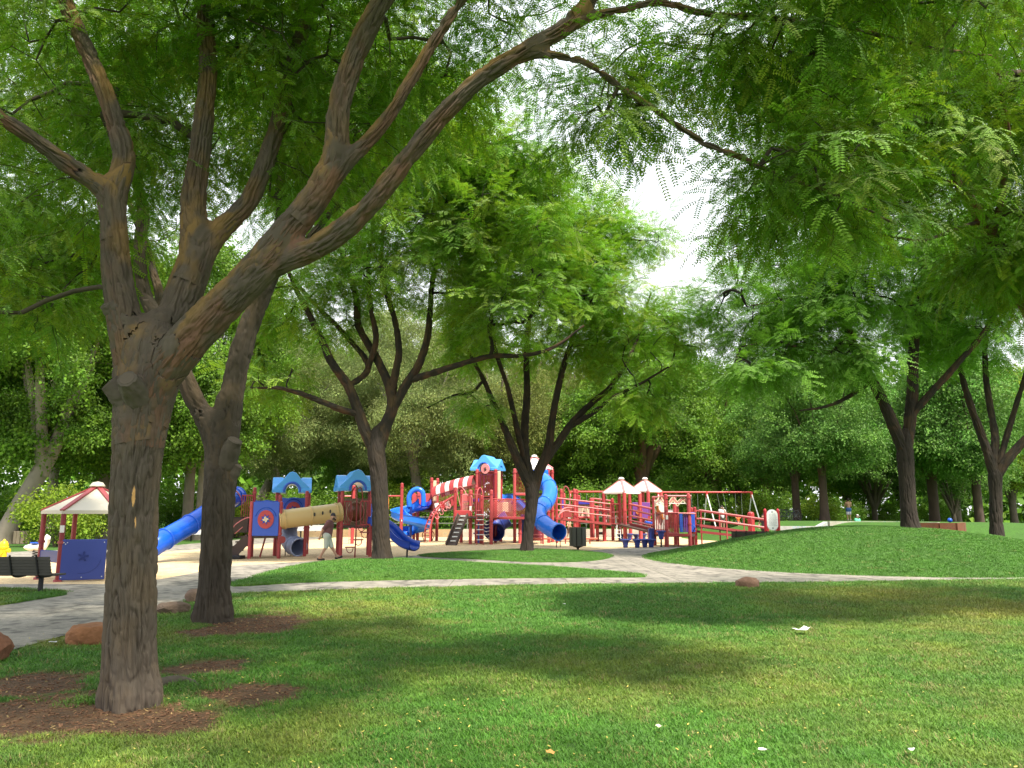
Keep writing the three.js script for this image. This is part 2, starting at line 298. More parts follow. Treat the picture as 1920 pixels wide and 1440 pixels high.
// a limb through places with radii, its bark cut by furrows that run along it
function barkTube(pts, o = {}) {
  const { step = .05, around = 16, furrow = .01, spacing = .045, seed = 1, flare = 0, tone = [.155, .120, .092], lichen = 0, red = 0, scars = [], field = null } = o;
  const curve = new THREE.CatmullRomCurve3(pts.map((p) => p.p), false, 'centripetal'), L = curve.getLength(), n = Math.max(4, Math.round(L / step));
  const cum = [0]; for (let i = 1; i < pts.length; i++) cum.push(cum[i - 1] + pts[i].p.distanceTo(pts[i - 1].p));
  const rad = (s) => { s *= cum[cum.length - 1]; let i = 1; while (i < pts.length - 1 && cum[i] < s) i++; const t = clamp((s - cum[i - 1]) / (cum[i] - cum[i - 1])); return lerp(pts[i - 1].r, pts[i].r, t * t * (3 - 2 * t)); };
  const pos = [], col = [], ix = []; let u = null; const rm = pts[0].r;
  for (let j = 0; j <= n; j++) {
    const s = j / n, c = curve.getPointAt(s), d = curve.getTangentAt(s).normalize(); let r = rad(s);
    if (!u) { u = V(1, 0, .2).addScaledVector(d, -d.x - .2 * d.z).normalize(); } else u.addScaledVector(d, -u.dot(d)).normalize();
    const w = d.clone().cross(u), v = s * L;
    for (let i = 0; i < around; i++) {
      const a = i / around * Math.PI * 2, ca = Math.cos(a), sa = Math.sin(a), dir = u.clone().multiplyScalar(ca).addScaledVector(w, sa);
      const bx = ca * r / spacing * 1.0, by = sa * r / spacing * 1.0, wob = (noise(bx * .45, by * .45, v * 3 + seed) - .5) * 1.3;
      const f1 = noise(bx * .8 + wob + seed * 3.1, by * .8 - wob, v * 2.6 / (spacing / .045) + seed) - .5, f2 = noise(bx * 1.7 + seed, by * 1.7 + wob, v * 6.5 / (spacing / .045) + 3) - .5;
      let h = -Math.exp(-((f1 / .095) ** 2)) * furrow - Math.exp(-((f2 / .085) ** 2)) * furrow * .5 + (noise(bx * 3, by * 3, v * 14) - .5) * furrow * .5;
      h += (fbm(ca * 1.6 + seed, sa * 1.6, v * 1.3, 2) - .5) * r * .09;                        // lumps
      const low = flare && v < 1.2 ? flare * Math.exp(-Math.max(0, v - .28) / .20) * (1 + .55 * Math.sin(a * 3 + seed) + .4 * Math.sin(a * 5 + 1)) : 0;
      let R_ = r + low; if (field) { const q = V(0, 0, 0); for (let k = 0; k < 14; k++) { q.set(c.x + dir.x * R_, c.y + dir.y * R_, c.z + dir.z * R_); const f = field(q); if (f > -.003) break; R_ -= f * .8; if (R_ > r + .3) { R_ = r; break; } } }
      R_ += h; pos.push(c.x + dir.x * R_, c.y + dir.y * R_, c.z + dir.z * R_);
      const X = c.x + dir.x * R_, Yw = c.y + dir.y * R_, Z = c.z + dir.z * R_, m = fbm(X * 7, Yw * 2.6, Z * 7, 3), plate = noise(X * 34, Yw * 7, Z * 34); let k = .72 + .4 * m + .3 * plate, cr = tone[0] * k, cg = tone[1] * k, cb = tone[2] * k;
      if (red) { const q = red * smooth(.40, .75, fbm(X * 4 + 2, Yw * 2.5, Z * 4, 3)) * smooth(.35, -.4, dir.y); cr = lerp(cr, .20 * k, q); cg = lerp(cg, .075 * k, q); cb = lerp(cb, .035 * k, q); }
      if (lichen) { const q = lichen * smooth(.40, .66, fbm(X * 5 + 8, Yw * 3 + 5, Z * 5, 3)) * smooth(-.1, .6, dir.y + .2); cr = lerp(cr, .24 * k, q); cg = lerp(cg, .135 * k, q); cb = lerp(cb, .035 * k, q); }
      for (const [sv, sa_, hl, hw] of scars) { const da = Math.atan2(Math.sin(a - sa_), Math.cos(a - sa_)) * r; if (Math.abs(v - sv) < hl && Math.abs(da) < hw * (1 - ((v - sv) / hl) ** 2) * (.6 + .8 * noise(v * 40, 3))) { cr = .62; cg = .34; cb = .12; } }
      col.push(cr, cg, cb);
    }
    if (j) for (let i = 0; i < around; i++) { const a = (j - 1) * around + i, b = (j - 1) * around + (i + 1) % around; ix.push(a, b, a + around, b, b + around, a + around); }
  }
  const tip = pos.length / 3, e = curve.getPointAt(1); pos.push(e.x, e.y, e.z); col.push(...tone); for (let i = 0; i < around; i++) ix.push(n * around + i, n * around + (i + 1) % around, tip);
  const g = new THREE.BufferGeometry(); g.setAttribute('position', new THREE.Float32BufferAttribute(pos, 3)); g.setAttribute('color', new THREE.Float32BufferAttribute(col, 3)); g.setIndex(ix); g.computeVertexNormals(); return g;
}
// ---------------------------------------------------------------- a whole tree
// limbs: lists of {p, r}; the first is the trunk. crowns: ellipsoids {c, r, n} in which twigs seek room.
function growTree(o) {
  const R = rng(o.seed), nodes = []; // node: p, parent, r (fixed) , tips
  const root = o.root ?? thing(o.name, o.label, 'tree', o.base, o.group); const B = o.base;
  const bark = o.bark ?? {};
  let field = null;
  if (o.blend) { const segs = o.limbs.map((l) => { const c = new THREE.CatmullRomCurve3(l.map((q) => q.p), false, 'centripetal'), n = (l.length - 1) * 4, cum = [0], out = []; for (let i = 1; i < l.length; i++) cum.push(cum[i - 1] + l[i].p.distanceTo(l[i - 1].p)); const rad = (s) => { s *= cum[cum.length - 1]; let i = 1; while (i < l.length - 1 && cum[i] < s) i++; const t = clamp((s - cum[i - 1]) / (cum[i] - cum[i - 1])); return lerp(l[i - 1].r, l[i].r, t * t * (3 - 2 * t)); }; for (let i = 0; i < n; i++) out.push([c.getPointAt(i / n), c.getPointAt((i + 1) / n), rad(i / n), rad((i + 1) / n)]); const bx = new THREE.Box3().setFromPoints(l.map((q) => q.p)).expandByScalar(.5); return [bx, out]; });
    const e = V(0, 0, 0), w = V(0, 0, 0); field = (q) => { let s = 0; for (const [bx, list] of segs) { if (!bx.containsPoint(q)) continue; let m = 9; for (const [a, b, ra, rb] of list) { e.subVectors(b, a); w.subVectors(q, a); const t = clamp(w.dot(e) / e.lengthSq()), d = w.addScaledVector(e, -t).length() - lerp(ra, rb, t); if (d < m) m = d; } if (m < .4) s += Math.exp(-m / o.blend); } return s > 0 ? -o.blend * Math.log(s) : 1; }; }
  o.limbs.forEach((l, li) => {
    const c = new THREE.CatmullRomCurve3(l.map((q) => q.p), false, 'centripetal'), L = c.getLength(), n = Math.max(2, Math.round(L / .3)); let prev = -1;
    for (let i = 0; i <= n; i++) { const f = i / n * (l.length - 1), k = Math.min(l.length - 2, Math.floor(f)); nodes.push({ p: c.getPointAt(i / n), parent: prev, r: lerp(l[k].r, l[k + 1].r, f - k), tips: 0, fixed: true, limb: li, along: i / n }); prev = nodes.length - 1; }
    const wide = l[0].r, near = o.near ?? 0;
    const around = o.around ? Math.max(8, Math.round(o.around * clamp(wide / o.limbs[0][0].r, .3, 1))) : 12;
    part(root, li ? 'limb' : 'trunk', barkTube(l, { step: o.barkStep ?? .12, around, seed: o.seed + li * 7, ...bark, field, flare: li ? 0 : bark.flare ?? .06, lichen: li ? bark.lichen ?? 0 : (bark.lichen ?? 0) * .3, red: li ? bark.red ?? 0 : 0, scars: li ? [] : bark.scars ?? [] }), barkMat);
  });
  // places for twigs
  const want = [];
  for (const e of o.crowns) for (let i = 0, tries = 0; i < e.n && tries < e.n * 12; tries++) {
    const a = V(R() * 2 - 1, R() * 2 - 1, R() * 2 - 1), q = a.length(); if (q > 1 || (q < (e.hollow ?? .25))) continue;
    const p = V(e.c.x + a.x * e.r.x, e.c.y + a.y * e.r.y, e.c.z + a.z * e.r.z);
    if (p.y < B.y + (o.clear ?? 2.2)) continue;
    if (fbm(p.x * (o.clump ?? .55) + o.seed, p.y * (o.clump ?? .55) * 1.5, p.z * (o.clump ?? .55), 2) < (o.gap ?? .46)) continue;
    if (o.keep && !o.keep(p)) continue;
    want.push({ p, dist: 1e9 }); i++;
  }
  for (const w of want) for (const nd of nodes) { if (nd.limb === 0 && nd.along < .6) continue; w.dist = Math.min(w.dist, w.p.distanceToSquared(nd.p)); }
  want.sort((a, b) => a.dist - b.dist);
  const chains = [];
  for (const w of want) {
    let best = -1, bc = 1e9;
    for (let i = 0; i < nodes.length; i++) { const nd = nodes[i]; if (nd.limb === 0 && nd.along < .6) continue; const dx = nd.p.x - w.p.x, dy = nd.p.y - w.p.y, dz = nd.p.z - w.p.z; const c = dx * dx + dy * dy * 1.15 + dz * dz + (dy > 0 ? .15 * dy * dy : 0); if (c < bc) { bc = c; best = i; } }
    const s = nodes[best], L = s.p.distanceTo(w.p); if (L < .12) { s.tips++; chains.push({ idx: [best], tip: w.p, d: V(R() - .5, .1, R() - .5) }); continue; }
    const pd = s.parent >= 0 ? s.p.clone().sub(nodes[s.parent].p).normalize() : V(0, 1, 0), out = w.p.clone().sub(s.p).normalize();
    const c1 = s.p.clone().addScaledVector(pd, L * .22).addScaledVector(out, L * .2), c2 = w.p.clone().addScaledVector(out, -L * .3).add(V(0, L * (o.arch ?? .10), 0));
    const cv = new THREE.CubicBezierCurve3(s.p, c1, c2, w.p), n = Math.max(1, Math.round(L / .28)); let prev = best; const idx = [best];
    for (let i = 1; i <= n; i++) { const q = cv.getPoint(i / n); if (i < n) q.add(V(R() - .5, R() - .5, R() - .5).multiplyScalar(.09)); nodes.push({ p: q, parent: prev, r: 0, tips: 0 }); prev = nodes.length - 1; idx.push(prev); }
    nodes[prev].tips++; chains.push({ idx, tip: w.p, d: nodes[prev].p.clone().sub(nodes[nodes[prev].parent].p).normalize() });
  }
  for (let i = nodes.length - 1; i >= 0; i--) if (nodes[i].parent >= 0) nodes[nodes[i].parent].tips += nodes[i].tips;
  const k = o.twig ?? .0045;
  for (const nd of nodes) if (!nd.fixed) nd.r = Math.min(k * Math.pow(Math.max(1, nd.tips), .5), .14);
  // thin branches: one mesh of three- to six-sided tubes
  { const pos = [], ix = [], col = [], tone = bark.tone ?? [.155, .120, .092];
    for (const c of chains) {
      if (c.idx.length < 2) continue; const q = c.idx.map((i) => nodes[i]); const r0 = Math.min(q[0].r * .8, q[1].r * 1.25); const sides = r0 > .05 ? 7 : r0 > .018 ? 5 : 3; let u = null, start = pos.length / 3;
      q.forEach((nd, j) => { const d = (j < q.length - 1 ? q[j + 1].p.clone().sub(nd.p) : nd.p.clone().sub(q[j - 1].p)).normalize(), r = j ? nd.r : r0; if (!u) { u = Math.abs(d.y) < .9 ? V(0, 1, 0) : V(1, 0, 0); } u.addScaledVector(d, -u.dot(d)).normalize(); const w = d.clone().cross(u), m = .7 + .6 * R();
        for (let a = 0; a < sides; a++) { const t = a / sides * 6.28319, x = Math.cos(t) * r, y = Math.sin(t) * r; pos.push(nd.p.x + u.x * x + w.x * y, nd.p.y + u.y * x + w.y * y, nd.p.z + u.z * x + w.z * y); col.push(tone[0] * m * .8, tone[1] * m * .78, tone[2] * m * .76); }
        if (j) for (let a = 0; a < sides; a++) { const p0 = start + (j - 1) * sides + a, p1 = start + (j - 1) * sides + (a + 1) % sides; ix.push(p0, p1, p0 + sides, p1, p1 + sides, p0 + sides); } });
    }
    if (pos.length) { const g = new THREE.BufferGeometry(); g.setAttribute('position', new THREE.Float32BufferAttribute(pos, 3)); g.setAttribute('color', new THREE.Float32BufferAttribute(col, 3)); g.setIndex(ix); g.computeVertexNormals(); const m = part(root, 'branches', g, barkMat); m.userData.kind = 'stuff'; } }
  // leafy twigs
  const spots = [];
  for (const c of chains) for (let i = 0; i < (o.sprays ?? 5); i++) {
    const j = c.idx.length - 1 - Math.floor(R() * R() * Math.min(c.idx.length, 4)), nd = nodes[c.idx[Math.max(0, j)]].p, h = o.scatter ?? .3;
    const off = V(R() - .5, (R() - .5) * .6, R() - .5).multiplyScalar(2 * h);
    spots.push({ p: nd.clone().add(off), d: off.clone().normalize().multiplyScalar(.9).addScaledVector(c.d, .7).add(V(0, -(o.droop ?? .25), 0)) });
  }
  crownOf(root, 'crown', spots, o.spray, o.leaf, o.tint, R, o.sprayScale ?? 1, B);
  return root;
}
const limbs82 = (...q) => q.map(([px, py, D, r]) => ({ p: at(px, py, D), r: pxm(r * .84, D) }));
const limb = (...q) => q.map(([px, py, D, r]) => ({ p: at(px, py, D), r: pxm(r, D) }));
const ell = (px, py, D, rx, ry, rz, n, hollow) => ({ c: at(px, py, D), r: V(rx, ry, rz), n, hollow });
// ---------------------------------------------------------------- the honey locusts
const locustLeaf = leafMat(.205, .370, .020, .54, .6);
const locustTint = (base, spread) => (s, R, c) => { const k = base * (1 - spread + 2 * spread * R()), y = R(); c.setRGB(k * (.82 + .5 * y * y), k, k * (.75 + .4 * R())); };
const foot = (px, py, D) => { const q = at(px, py, D); return V(q.x, height(q.x, q.z), q.z); };
growTree({
  name: 'honey_locust_tree', label: 'largest nearest tree with furrowed grey bark, sawn branch stubs and forking limbs', base: foot(243, 1300, 7.3), seed: 5, group: 'honey locust trees', around: 290, barkStep: .016, blend: .03,
  bark: { furrow: .024, spacing: .033, flare: .042, lichen: .7, red: .45, tone: [.086, .066, .050], scars: [[2.02, -.98, .10, .014], [1.78, -.86, .05, .008]] },
  limbs: [
    limbs82([243, 1360, 7.3, 56], [243, 1300, 7.3, 55], [243, 1240, 7.3, 53], [246, 1120, 7.3, 52], [250, 1000, 7.3, 51], [256, 880, 7.3, 52], [266, 780, 7.3, 58], [276, 712, 7.3, 66], [284, 660, 7.32, 62], [300, 610, 7.36, 40]),
    limbs82([262, 830, 7.3, 20], [246, 690, 7.26, 36], [232, 600, 7.25, 37], [219, 510, 7.25, 33], [213, 430, 7.25, 29], [212, 370, 7.25, 30], [232, 300, 7.28, 25], [208, 205, 7.3, 22], [170, 110, 7.35, 20], [125, 10, 7.4, 19], [85, -130, 7.4, 15], [60, -330, 7.3, 9]),
    limbs82([218, 450, 7.25, 14], [196, 360, 7.2, 22], [130, 310, 7.0, 21], [60, 260, 6.8, 19], [-20, 205, 6.6, 17], [-150, 120, 6.3, 13], [-330, 10, 6, 8]),
    limbs82([270, 800, 7.35, 26], [314, 630, 7.5, 42], [345, 550, 7.6, 42], [368, 470, 7.7, 38], [362, 390, 7.75, 29], [376, 270, 7.8, 24], [390, 150, 7.9, 22], [384, 30, 8, 21], [378, -120, 8.1, 17], [390, -320, 8.2, 9]),
    limbs82([352, 540, 7.65, 16], [405, 440, 7.8, 26], [460, 385, 8, 23], [496, 310, 8.1, 21], [523, 220, 8.2, 20], [548, 120, 8.3, 18], [585, 10, 8.4, 17], [640, -150, 8.5, 12], [680, -320, 8.6, 7]),
    limbs82([262, 830, 7.3, 26], [290, 720, 7.24, 46], [335, 660, 7.17, 48], [400, 590, 7.1, 44], [470, 520, 7.05, 40], [530, 445, 7, 37], [590, 370, 6.95, 33], [628, 290, 6.9, 29], [636, 200, 6.85, 27], [672, 90, 6.8, 27], [722, -10, 6.75, 25], [790, -150, 6.7, 18], [840, -340, 6.6, 9]),
    limbs82([560, 415, 6.97, 12], [660, 295, 6.9, 18], [715, 235, 6.9, 16], [765, 160, 6.9, 15], [812, 80, 6.9, 14], [862, 5, 6.9, 12], [930, -110, 6.9, 8], [980, -260, 6.8, 5]),
    limbs82([430, 565, 7.08, 18], [490, 510, 7.05, 27], [560, 478, 7.0, 29], [630, 440, 6.9, 28], [700, 375, 6.8, 25], [765, 295, 6.7, 23], [830, 215, 6.6, 22], [905, 145, 6.5, 22], [990, 92, 6.4, 21], [1060, 50, 6.35, 20], [1115, -15, 6.3, 18], [1180, -150, 6.2, 13], [1240, -330, 6.1, 8]),
    limbs82([1080, 45, 6.35, 11], [1120, 28, 6.35, 10], [1170, 18, 6.4, 9.5], [1235, 4, 6.45, 9.5], [1320, 26, 6.5, 9], [1420, 32, 6.6, 8], [1530, 42, 6.7, 7], [1650, 66, 6.8, 6], [1760, 92, 6.9, 4.5], [1860, 105, 7, 3]),
    limbs82([985, 100, 6.4, 9], [1040, 104, 6.4, 9], [1095, 118, 6.45, 9], [1160, 160, 6.5, 9], [1235, 212, 6.6, 8.5], [1310, 262, 6.7, 8], [1390, 296, 6.8, 7], [1460, 330, 6.9, 6], [1560, 362, 7, 4.5], [1680, 420, 7.2, 3]),
  ],
  crowns: [
    ell(330, -110, 7.6, 4.3, 2.3, 4.0, 330, .1), ell(120, 220, 8.4, 1.9, 1.5, 1.5, 70, .1), ell(820, -190, 7.0, 3.4, 1.7, 3.2, 150, .1),
    ell(1630, 80, 6.9, 1.6, .95, 1.6, 95, 0), ell(1560, 345, 7.0, .95, .42, .9, 36, 0), ell(1120, 150, 6.6, .55, .4, .7, 16, 0), ell(1300, 60, 6.6, .5, .35, .6, 12, 0), ell(560, 180, 8.8, 1.9, 1.3, 1.4, 70, .1), ell(-150, 420, 6.8, 1.6, 1.2, 1.5, 36, .1), { c: V(.4, 9.3, -3.6), r: V(4.6, 1.7, 3.6), n: 190, hollow: 0 },
  ], keep: (p) => p.x > .4 || p.x < -4.6 || p.z < -7.3 || p.y > 7.2,
  clear: 3.6, spray: SPRAY.locustNear, leaf: locustLeaf, tint: locustTint(.92, .25), sprays: 6, scatter: .30, gap: .49, clump: .8, twig: .0062, droop: .3,
});
growTree({
  name: 'honey_locust_tree', label: 'second dark forked trunk with a knob, just behind the big nearest tree', base: foot(402, 1152, 12.8), seed: 15, group: 'honey locust trees', around: 140, barkStep: .026, blend: .03,
  bark: { furrow: .027, spacing: .046, flare: .045, lichen: .15, red: .1, tone: [.050, .038, .028] },
  limbs: [
    limb([401, 1185, 12.8, 31], [401, 1150, 12.8, 30], [403, 1090, 12.8, 28], [407, 1000, 12.8, 28], [412, 920, 12.8, 29], [416, 850, 12.8, 30], [420, 800, 12.8, 27], [428, 750, 12.8, 22]),
    limb([418, 910, 12.8, 12], [392, 800, 12.8, 20], [362, 745, 12.7, 18], [336, 680, 12.6, 16], [300, 610, 12.5, 15], [270, 545, 12.4, 13], [262, 470, 12.3, 12], [268, 400, 12.3, 12], [255, 320, 12.3, 10], [245, 200, 12.4, 7], [240, 60, 12.4, 4]),
    limb([416, 900, 12.8, 14], [430, 770, 12.9, 24], [444, 690, 13, 22], [468, 610, 13.1, 20], [495, 540, 13.2, 19], [520, 470, 13.3, 16], [530, 380, 13.4, 13], [520, 280, 13.4, 11], [540, 150, 13.5, 8], [560, 0, 13.5, 5]),
    limb([296, 605, 12.5, 9], [300, 560, 12.8, 9], [288, 510, 13, 8], [262, 430, 13.4, 7], [220, 330, 13.6, 6], [160, 200, 13.8, 4]),
    limb([500, 530, 13.2, 10], [560, 470, 13, 9], [620, 400, 12.8, 7], [680, 340, 12.6, 5], [760, 290, 12.4, 3]),
  ],
  crowns: [ell(330, 120, 13.4, 4.6, 2.8, 4, 270, .1), ell(110, 380, 13.6, 2.8, 1.7, 2.2, 110, .1), ell(640, 180, 13.6, 2.6, 2.0, 2.4, 90, .1), ell(60, 540, 13, 1.5, .8, 1.4, 28, .1)],
  clear: 3.8, spray: SPRAY.locustNear, leaf: locustLeaf, tint: locustTint(.95, .25), sprays: 7, scatter: .36, gap: .49, clump: .6, twig: .0062, sprayScale: 1.15,
});
growTree({
  name: 'honey_locust_tree', label: 'many-limbed tree on the lawn wedge right behind the walking man', base: foot(716, 1055, 27), seed: 25, group: 'honey locust trees', around: 104, barkStep: .07,
  bark: { furrow: .028, spacing: .055, flare: .09, lichen: .25, red: .35, tone: [.026, .019, .014] },
  limbs: [
    limb([716, 1075, 27, 20], [716, 1055, 27, 19], [715, 1020, 27, 17], [713, 950, 27, 15.5], [710, 890, 27, 16], [705, 840, 27, 17], [706, 815, 27, 13], [716, 795, 27.05, 6]),
    limb([703, 850, 27, 11], [682, 800, 26.9, 11], [668, 760, 26.8, 10], [652, 722, 26.7, 9], [622, 680, 26.5, 8], [600, 630, 26.4, 7], [575, 580, 26.2, 6], [545, 520, 26, 4], [530, 450, 26, 3]),
    limb([668, 775, 26.8, 7], [640, 768, 26.6, 7], [600, 752, 26.4, 6], [565, 738, 26.2, 5], [520, 727, 26, 4], [470, 728, 26, 2]),
    limb([708, 850, 27, 12], [722, 800, 27.1, 12], [736, 760, 27.2, 11], [728, 720, 27.4, 9], [705, 670, 27.6, 8], [672, 610, 27.8, 7], [668, 560, 28, 6], [650, 500, 28.2, 5], [620, 420, 28.3, 3], [600, 330, 28.4, 2]),
    limb([736, 770, 27.2, 8], [738, 720, 27.3, 8], [748, 660, 27.3, 7], [740, 600, 27.3, 6], [722, 540, 27.3, 5], [715, 470, 27.3, 4], [730, 380, 27.2, 3], [745, 270, 27.2, 2]),
    limb([738, 765, 27.2, 9], [762, 720, 27.2, 9], [782, 690, 27.2, 8], [800, 640, 27.3, 7], [806, 590, 27.4, 6], [812, 520, 27.5, 5], [835, 440, 27.6, 4], [860, 340, 27.6, 2]),
    limb([772, 712, 27.2, 7], [810, 700, 27, 7], [860, 684, 26.8, 6], [920, 668, 26.6, 5], [985, 666, 26.4, 4.5], [1040, 650, 26.2, 3.5], [1095, 610, 26, 2]),
    limb([690, 690, 27.5, 6], [705, 640, 27.2, 6], [696, 580, 27, 5], [690, 500, 26.8, 4], [700, 400, 26.7, 3], [690, 300, 26.6, 2]),
    limb([655, 725, 26.8, 6], [690, 690, 27.6, 6], [640, 620, 28.6, 5], [580, 560, 29, 4], [520, 480, 29.4, 2]),
  ],
  crowns: [ell(760, 400, 27.6, 5.4, 3.7, 5.0, 290, .4), ell(960, 420, 27.2, 3.4, 3.0, 3.6, 180, .3), ell(570, 540, 27.4, 2.4, 2.2, 2.6, 66, .3), ell(970, 570, 26.8, 2.4, 1.2, 2.4, 44, .1), ell(520, 715, 26.4, 1.2, .6, 1.3, 16, .1), ell(830, 290, 27, 4.2, 2.4, 4, 130, .2)],
  clear: 3.6, spray: SPRAY.locustMid, leaf: locustLeaf, tint: locustTint(1.0, .25), sprays: 7, scatter: .55, gap: .50, clump: .38, sprayScale: 1.45, twig: .0105,
});
growTree({
  name: 'honey_locust_tree', label: 'fan-shaped tree on the almond lawn, its limbs before the tube slide', base: foot(989, 1037, 33.6), seed: 35, group: 'honey locust trees', around: 90, barkStep: .08,
  bark: { furrow: .028, spacing: .055, flare: .08, lichen: .1, red: .2, tone: [.024, .017, .013] },
  limbs: [
    limb([988, 1050, 33.6, 12.5], [988, 1035, 33.6, 11.5], [990, 1000, 33.6, 10], [995, 960, 33.6, 11], [998, 920, 33.6, 13], [997, 898, 33.6, 11], [993, 880, 33.6, 6]),
    limb([995, 915, 33.6, 10], [976, 875, 33.5, 9], [962, 842, 33.4, 8], [945, 800, 33.3, 6.5], [925, 755, 33.2, 5.5], [908, 715, 33.1, 4.5], [895, 690, 33, 4], [870, 640, 33, 3], [850, 570, 33, 2]),
    limb([994, 900, 33.6, 9], [985, 850, 33.8, 8.5], [984, 800, 34, 8], [988, 740, 34.2, 7], [987, 680, 34.4, 6], [990, 620, 34.5, 5], [1000, 540, 34.6, 4], [1010, 450, 34.6, 2]),
    limb([982, 860, 33.7, 6], [972, 815, 33.5, 6], [962, 770, 33.2, 5], [950, 720, 33, 4.5], [930, 660, 32.8, 4], [920, 590, 32.6, 2.5]),
    limb([1000, 920, 33.6, 11], [1012, 880, 33.6, 10], [1026, 850, 33.6, 9], [1034, 800, 33.5, 7.5], [1042, 750, 33.4, 6.5], [1056, 690, 33.3, 6], [1072, 640, 33.2, 5], [1095, 570, 33, 3.5], [1110, 490, 33, 2]),
    limb([1020, 868, 33.6, 8], [1048, 828, 33.7, 7.5], [1075, 790, 33.8, 7], [1110, 755, 34, 6], [1145, 725, 34.2, 5], [1175, 680, 34.4, 4], [1200, 620, 34.5, 3], [1220, 550, 34.5, 2]),
    limb([1070, 800, 33.8, 5], [1110, 775, 33.4, 5], [1150, 745, 33, 4], [1200, 720, 32.6, 3], [1250, 690, 32.4, 2]),
    limb([905, 715, 33.1, 3], [885, 735, 32.8, 3], [850, 742, 32.6, 2.5], [800, 765, 32.4, 1.6]),
  ],
  crowns: [ell(1070, 545, 34.2, 5.4, 3.3, 4.8, 290, .4), ell(1200, 640, 33.8, 3.0, 1.8, 3.0, 80, .3), ell(920, 620, 33.8, 2.4, 1.9, 2.6, 56, .3), ell(1100, 470, 34, 3.6, 2.2, 3.4, 110, .2), ell(1210, 745, 33.4, 1.8, .6, 1.8, 20, 0), ell(870, 765, 33, 1.2, .5, 1.2, 10, 0)],
  clear: 3.6, spray: SPRAY.locustMid, leaf: locustLeaf, tint: locustTint(1.12, .22), sprays: 7, scatter: .6, gap: .49, clump: .36, sprayScale: 1.55, twig: .0105,
});
growTree({
  name: 'honey_locust_tree', label: 'forked dark tree standing on top of the green mound', base: foot(1706, 996, 30), seed: 45, group: 'honey locust trees', around: 104, barkStep: .07,
  bark: { furrow: .028, spacing: .055, flare: .10, lichen: .15, red: .4, tone: [.024, .017, .012] },
  limbs: [
    limb([1708, 1020, 30, 18], [1708, 995, 30, 17], [1704, 960, 30, 14.5], [1700, 900, 30, 14], [1697, 850, 30, 15], [1696, 825, 30, 12], [1700, 805, 30.05, 6]),
    limb([1697, 850, 30, 11], [1676, 800, 29.9, 11], [1652, 745, 29.8, 10], [1628, 700, 29.7, 9], [1604, 655, 29.6, 8.5], [1590, 615, 29.5, 8], [1580, 560, 29.4, 6.5], [1572, 490, 29.3, 5], [1560, 400, 29.2, 3.5], [1550, 310, 29.2, 2]),
    limb([1698, 850, 30, 11], [1706, 790, 30.2, 11], [1711, 730, 30.4, 10.5], [1712, 670, 30.5, 10], [1719, 600, 30.6, 8], [1730, 530, 30.7, 6.5], [1740, 450, 30.8, 5], [1735, 360, 30.9, 3], [1730, 280, 31, 2]),
    limb([1712, 775, 30.2, 7], [1738, 745, 30, 7], [1775, 705, 29.7, 6.5], [1810, 665, 29.4, 6], [1840, 630, 29.2, 5], [1875, 570, 29, 3.5], [1900, 490, 28.8, 2]),
    limb([1635, 715, 29.7, 4.5], [1605, 735, 29.4, 4.5], [1580, 750, 29.2, 4], [1550, 762, 29, 3], [1500, 770, 28.7, 2]),
    limb([1592, 630, 29.5, 5], [1555, 660, 29.2, 4], [1510, 655, 29, 3.5], [1450, 640, 28.7, 2.5], [1390, 650, 28.5, 1.5]),
    limb([1578, 545, 29.4, 4], [1530, 540, 29.2, 3.5], [1470, 560, 29, 2.5], [1400, 575, 28.8, 1.5]),
  ],
  crowns: [ell(1600, 480, 30.2, 5.2, 3.2, 4.6, 290, .35), ell(1440, 580, 29.4, 2.3, 2.1, 2.6, 84, .2), ell(1430, 700, 29.2, 1.8, .9, 1.8, 24, 0), ell(1780, 530, 30, 3.6, 2.3, 3.8, 110, .3), ell(1540, 680, 29.4, 2.4, 1.0, 2.2, 36, 0), ell(1640, 330, 30, 4.4, 2, 4, 110, .2)],
  clear: 4.2, spray: SPRAY.locustMid, leaf: locustLeaf, tint: (s, R, c) => { const k = .8 + .45 * R(); c.setRGB(k * .84, k, k * (1.1 + .4 * R())); }, sprays: 7, scatter: .55, gap: .49, clump: .38, sprayScale: 1.5, twig: .0105,
});
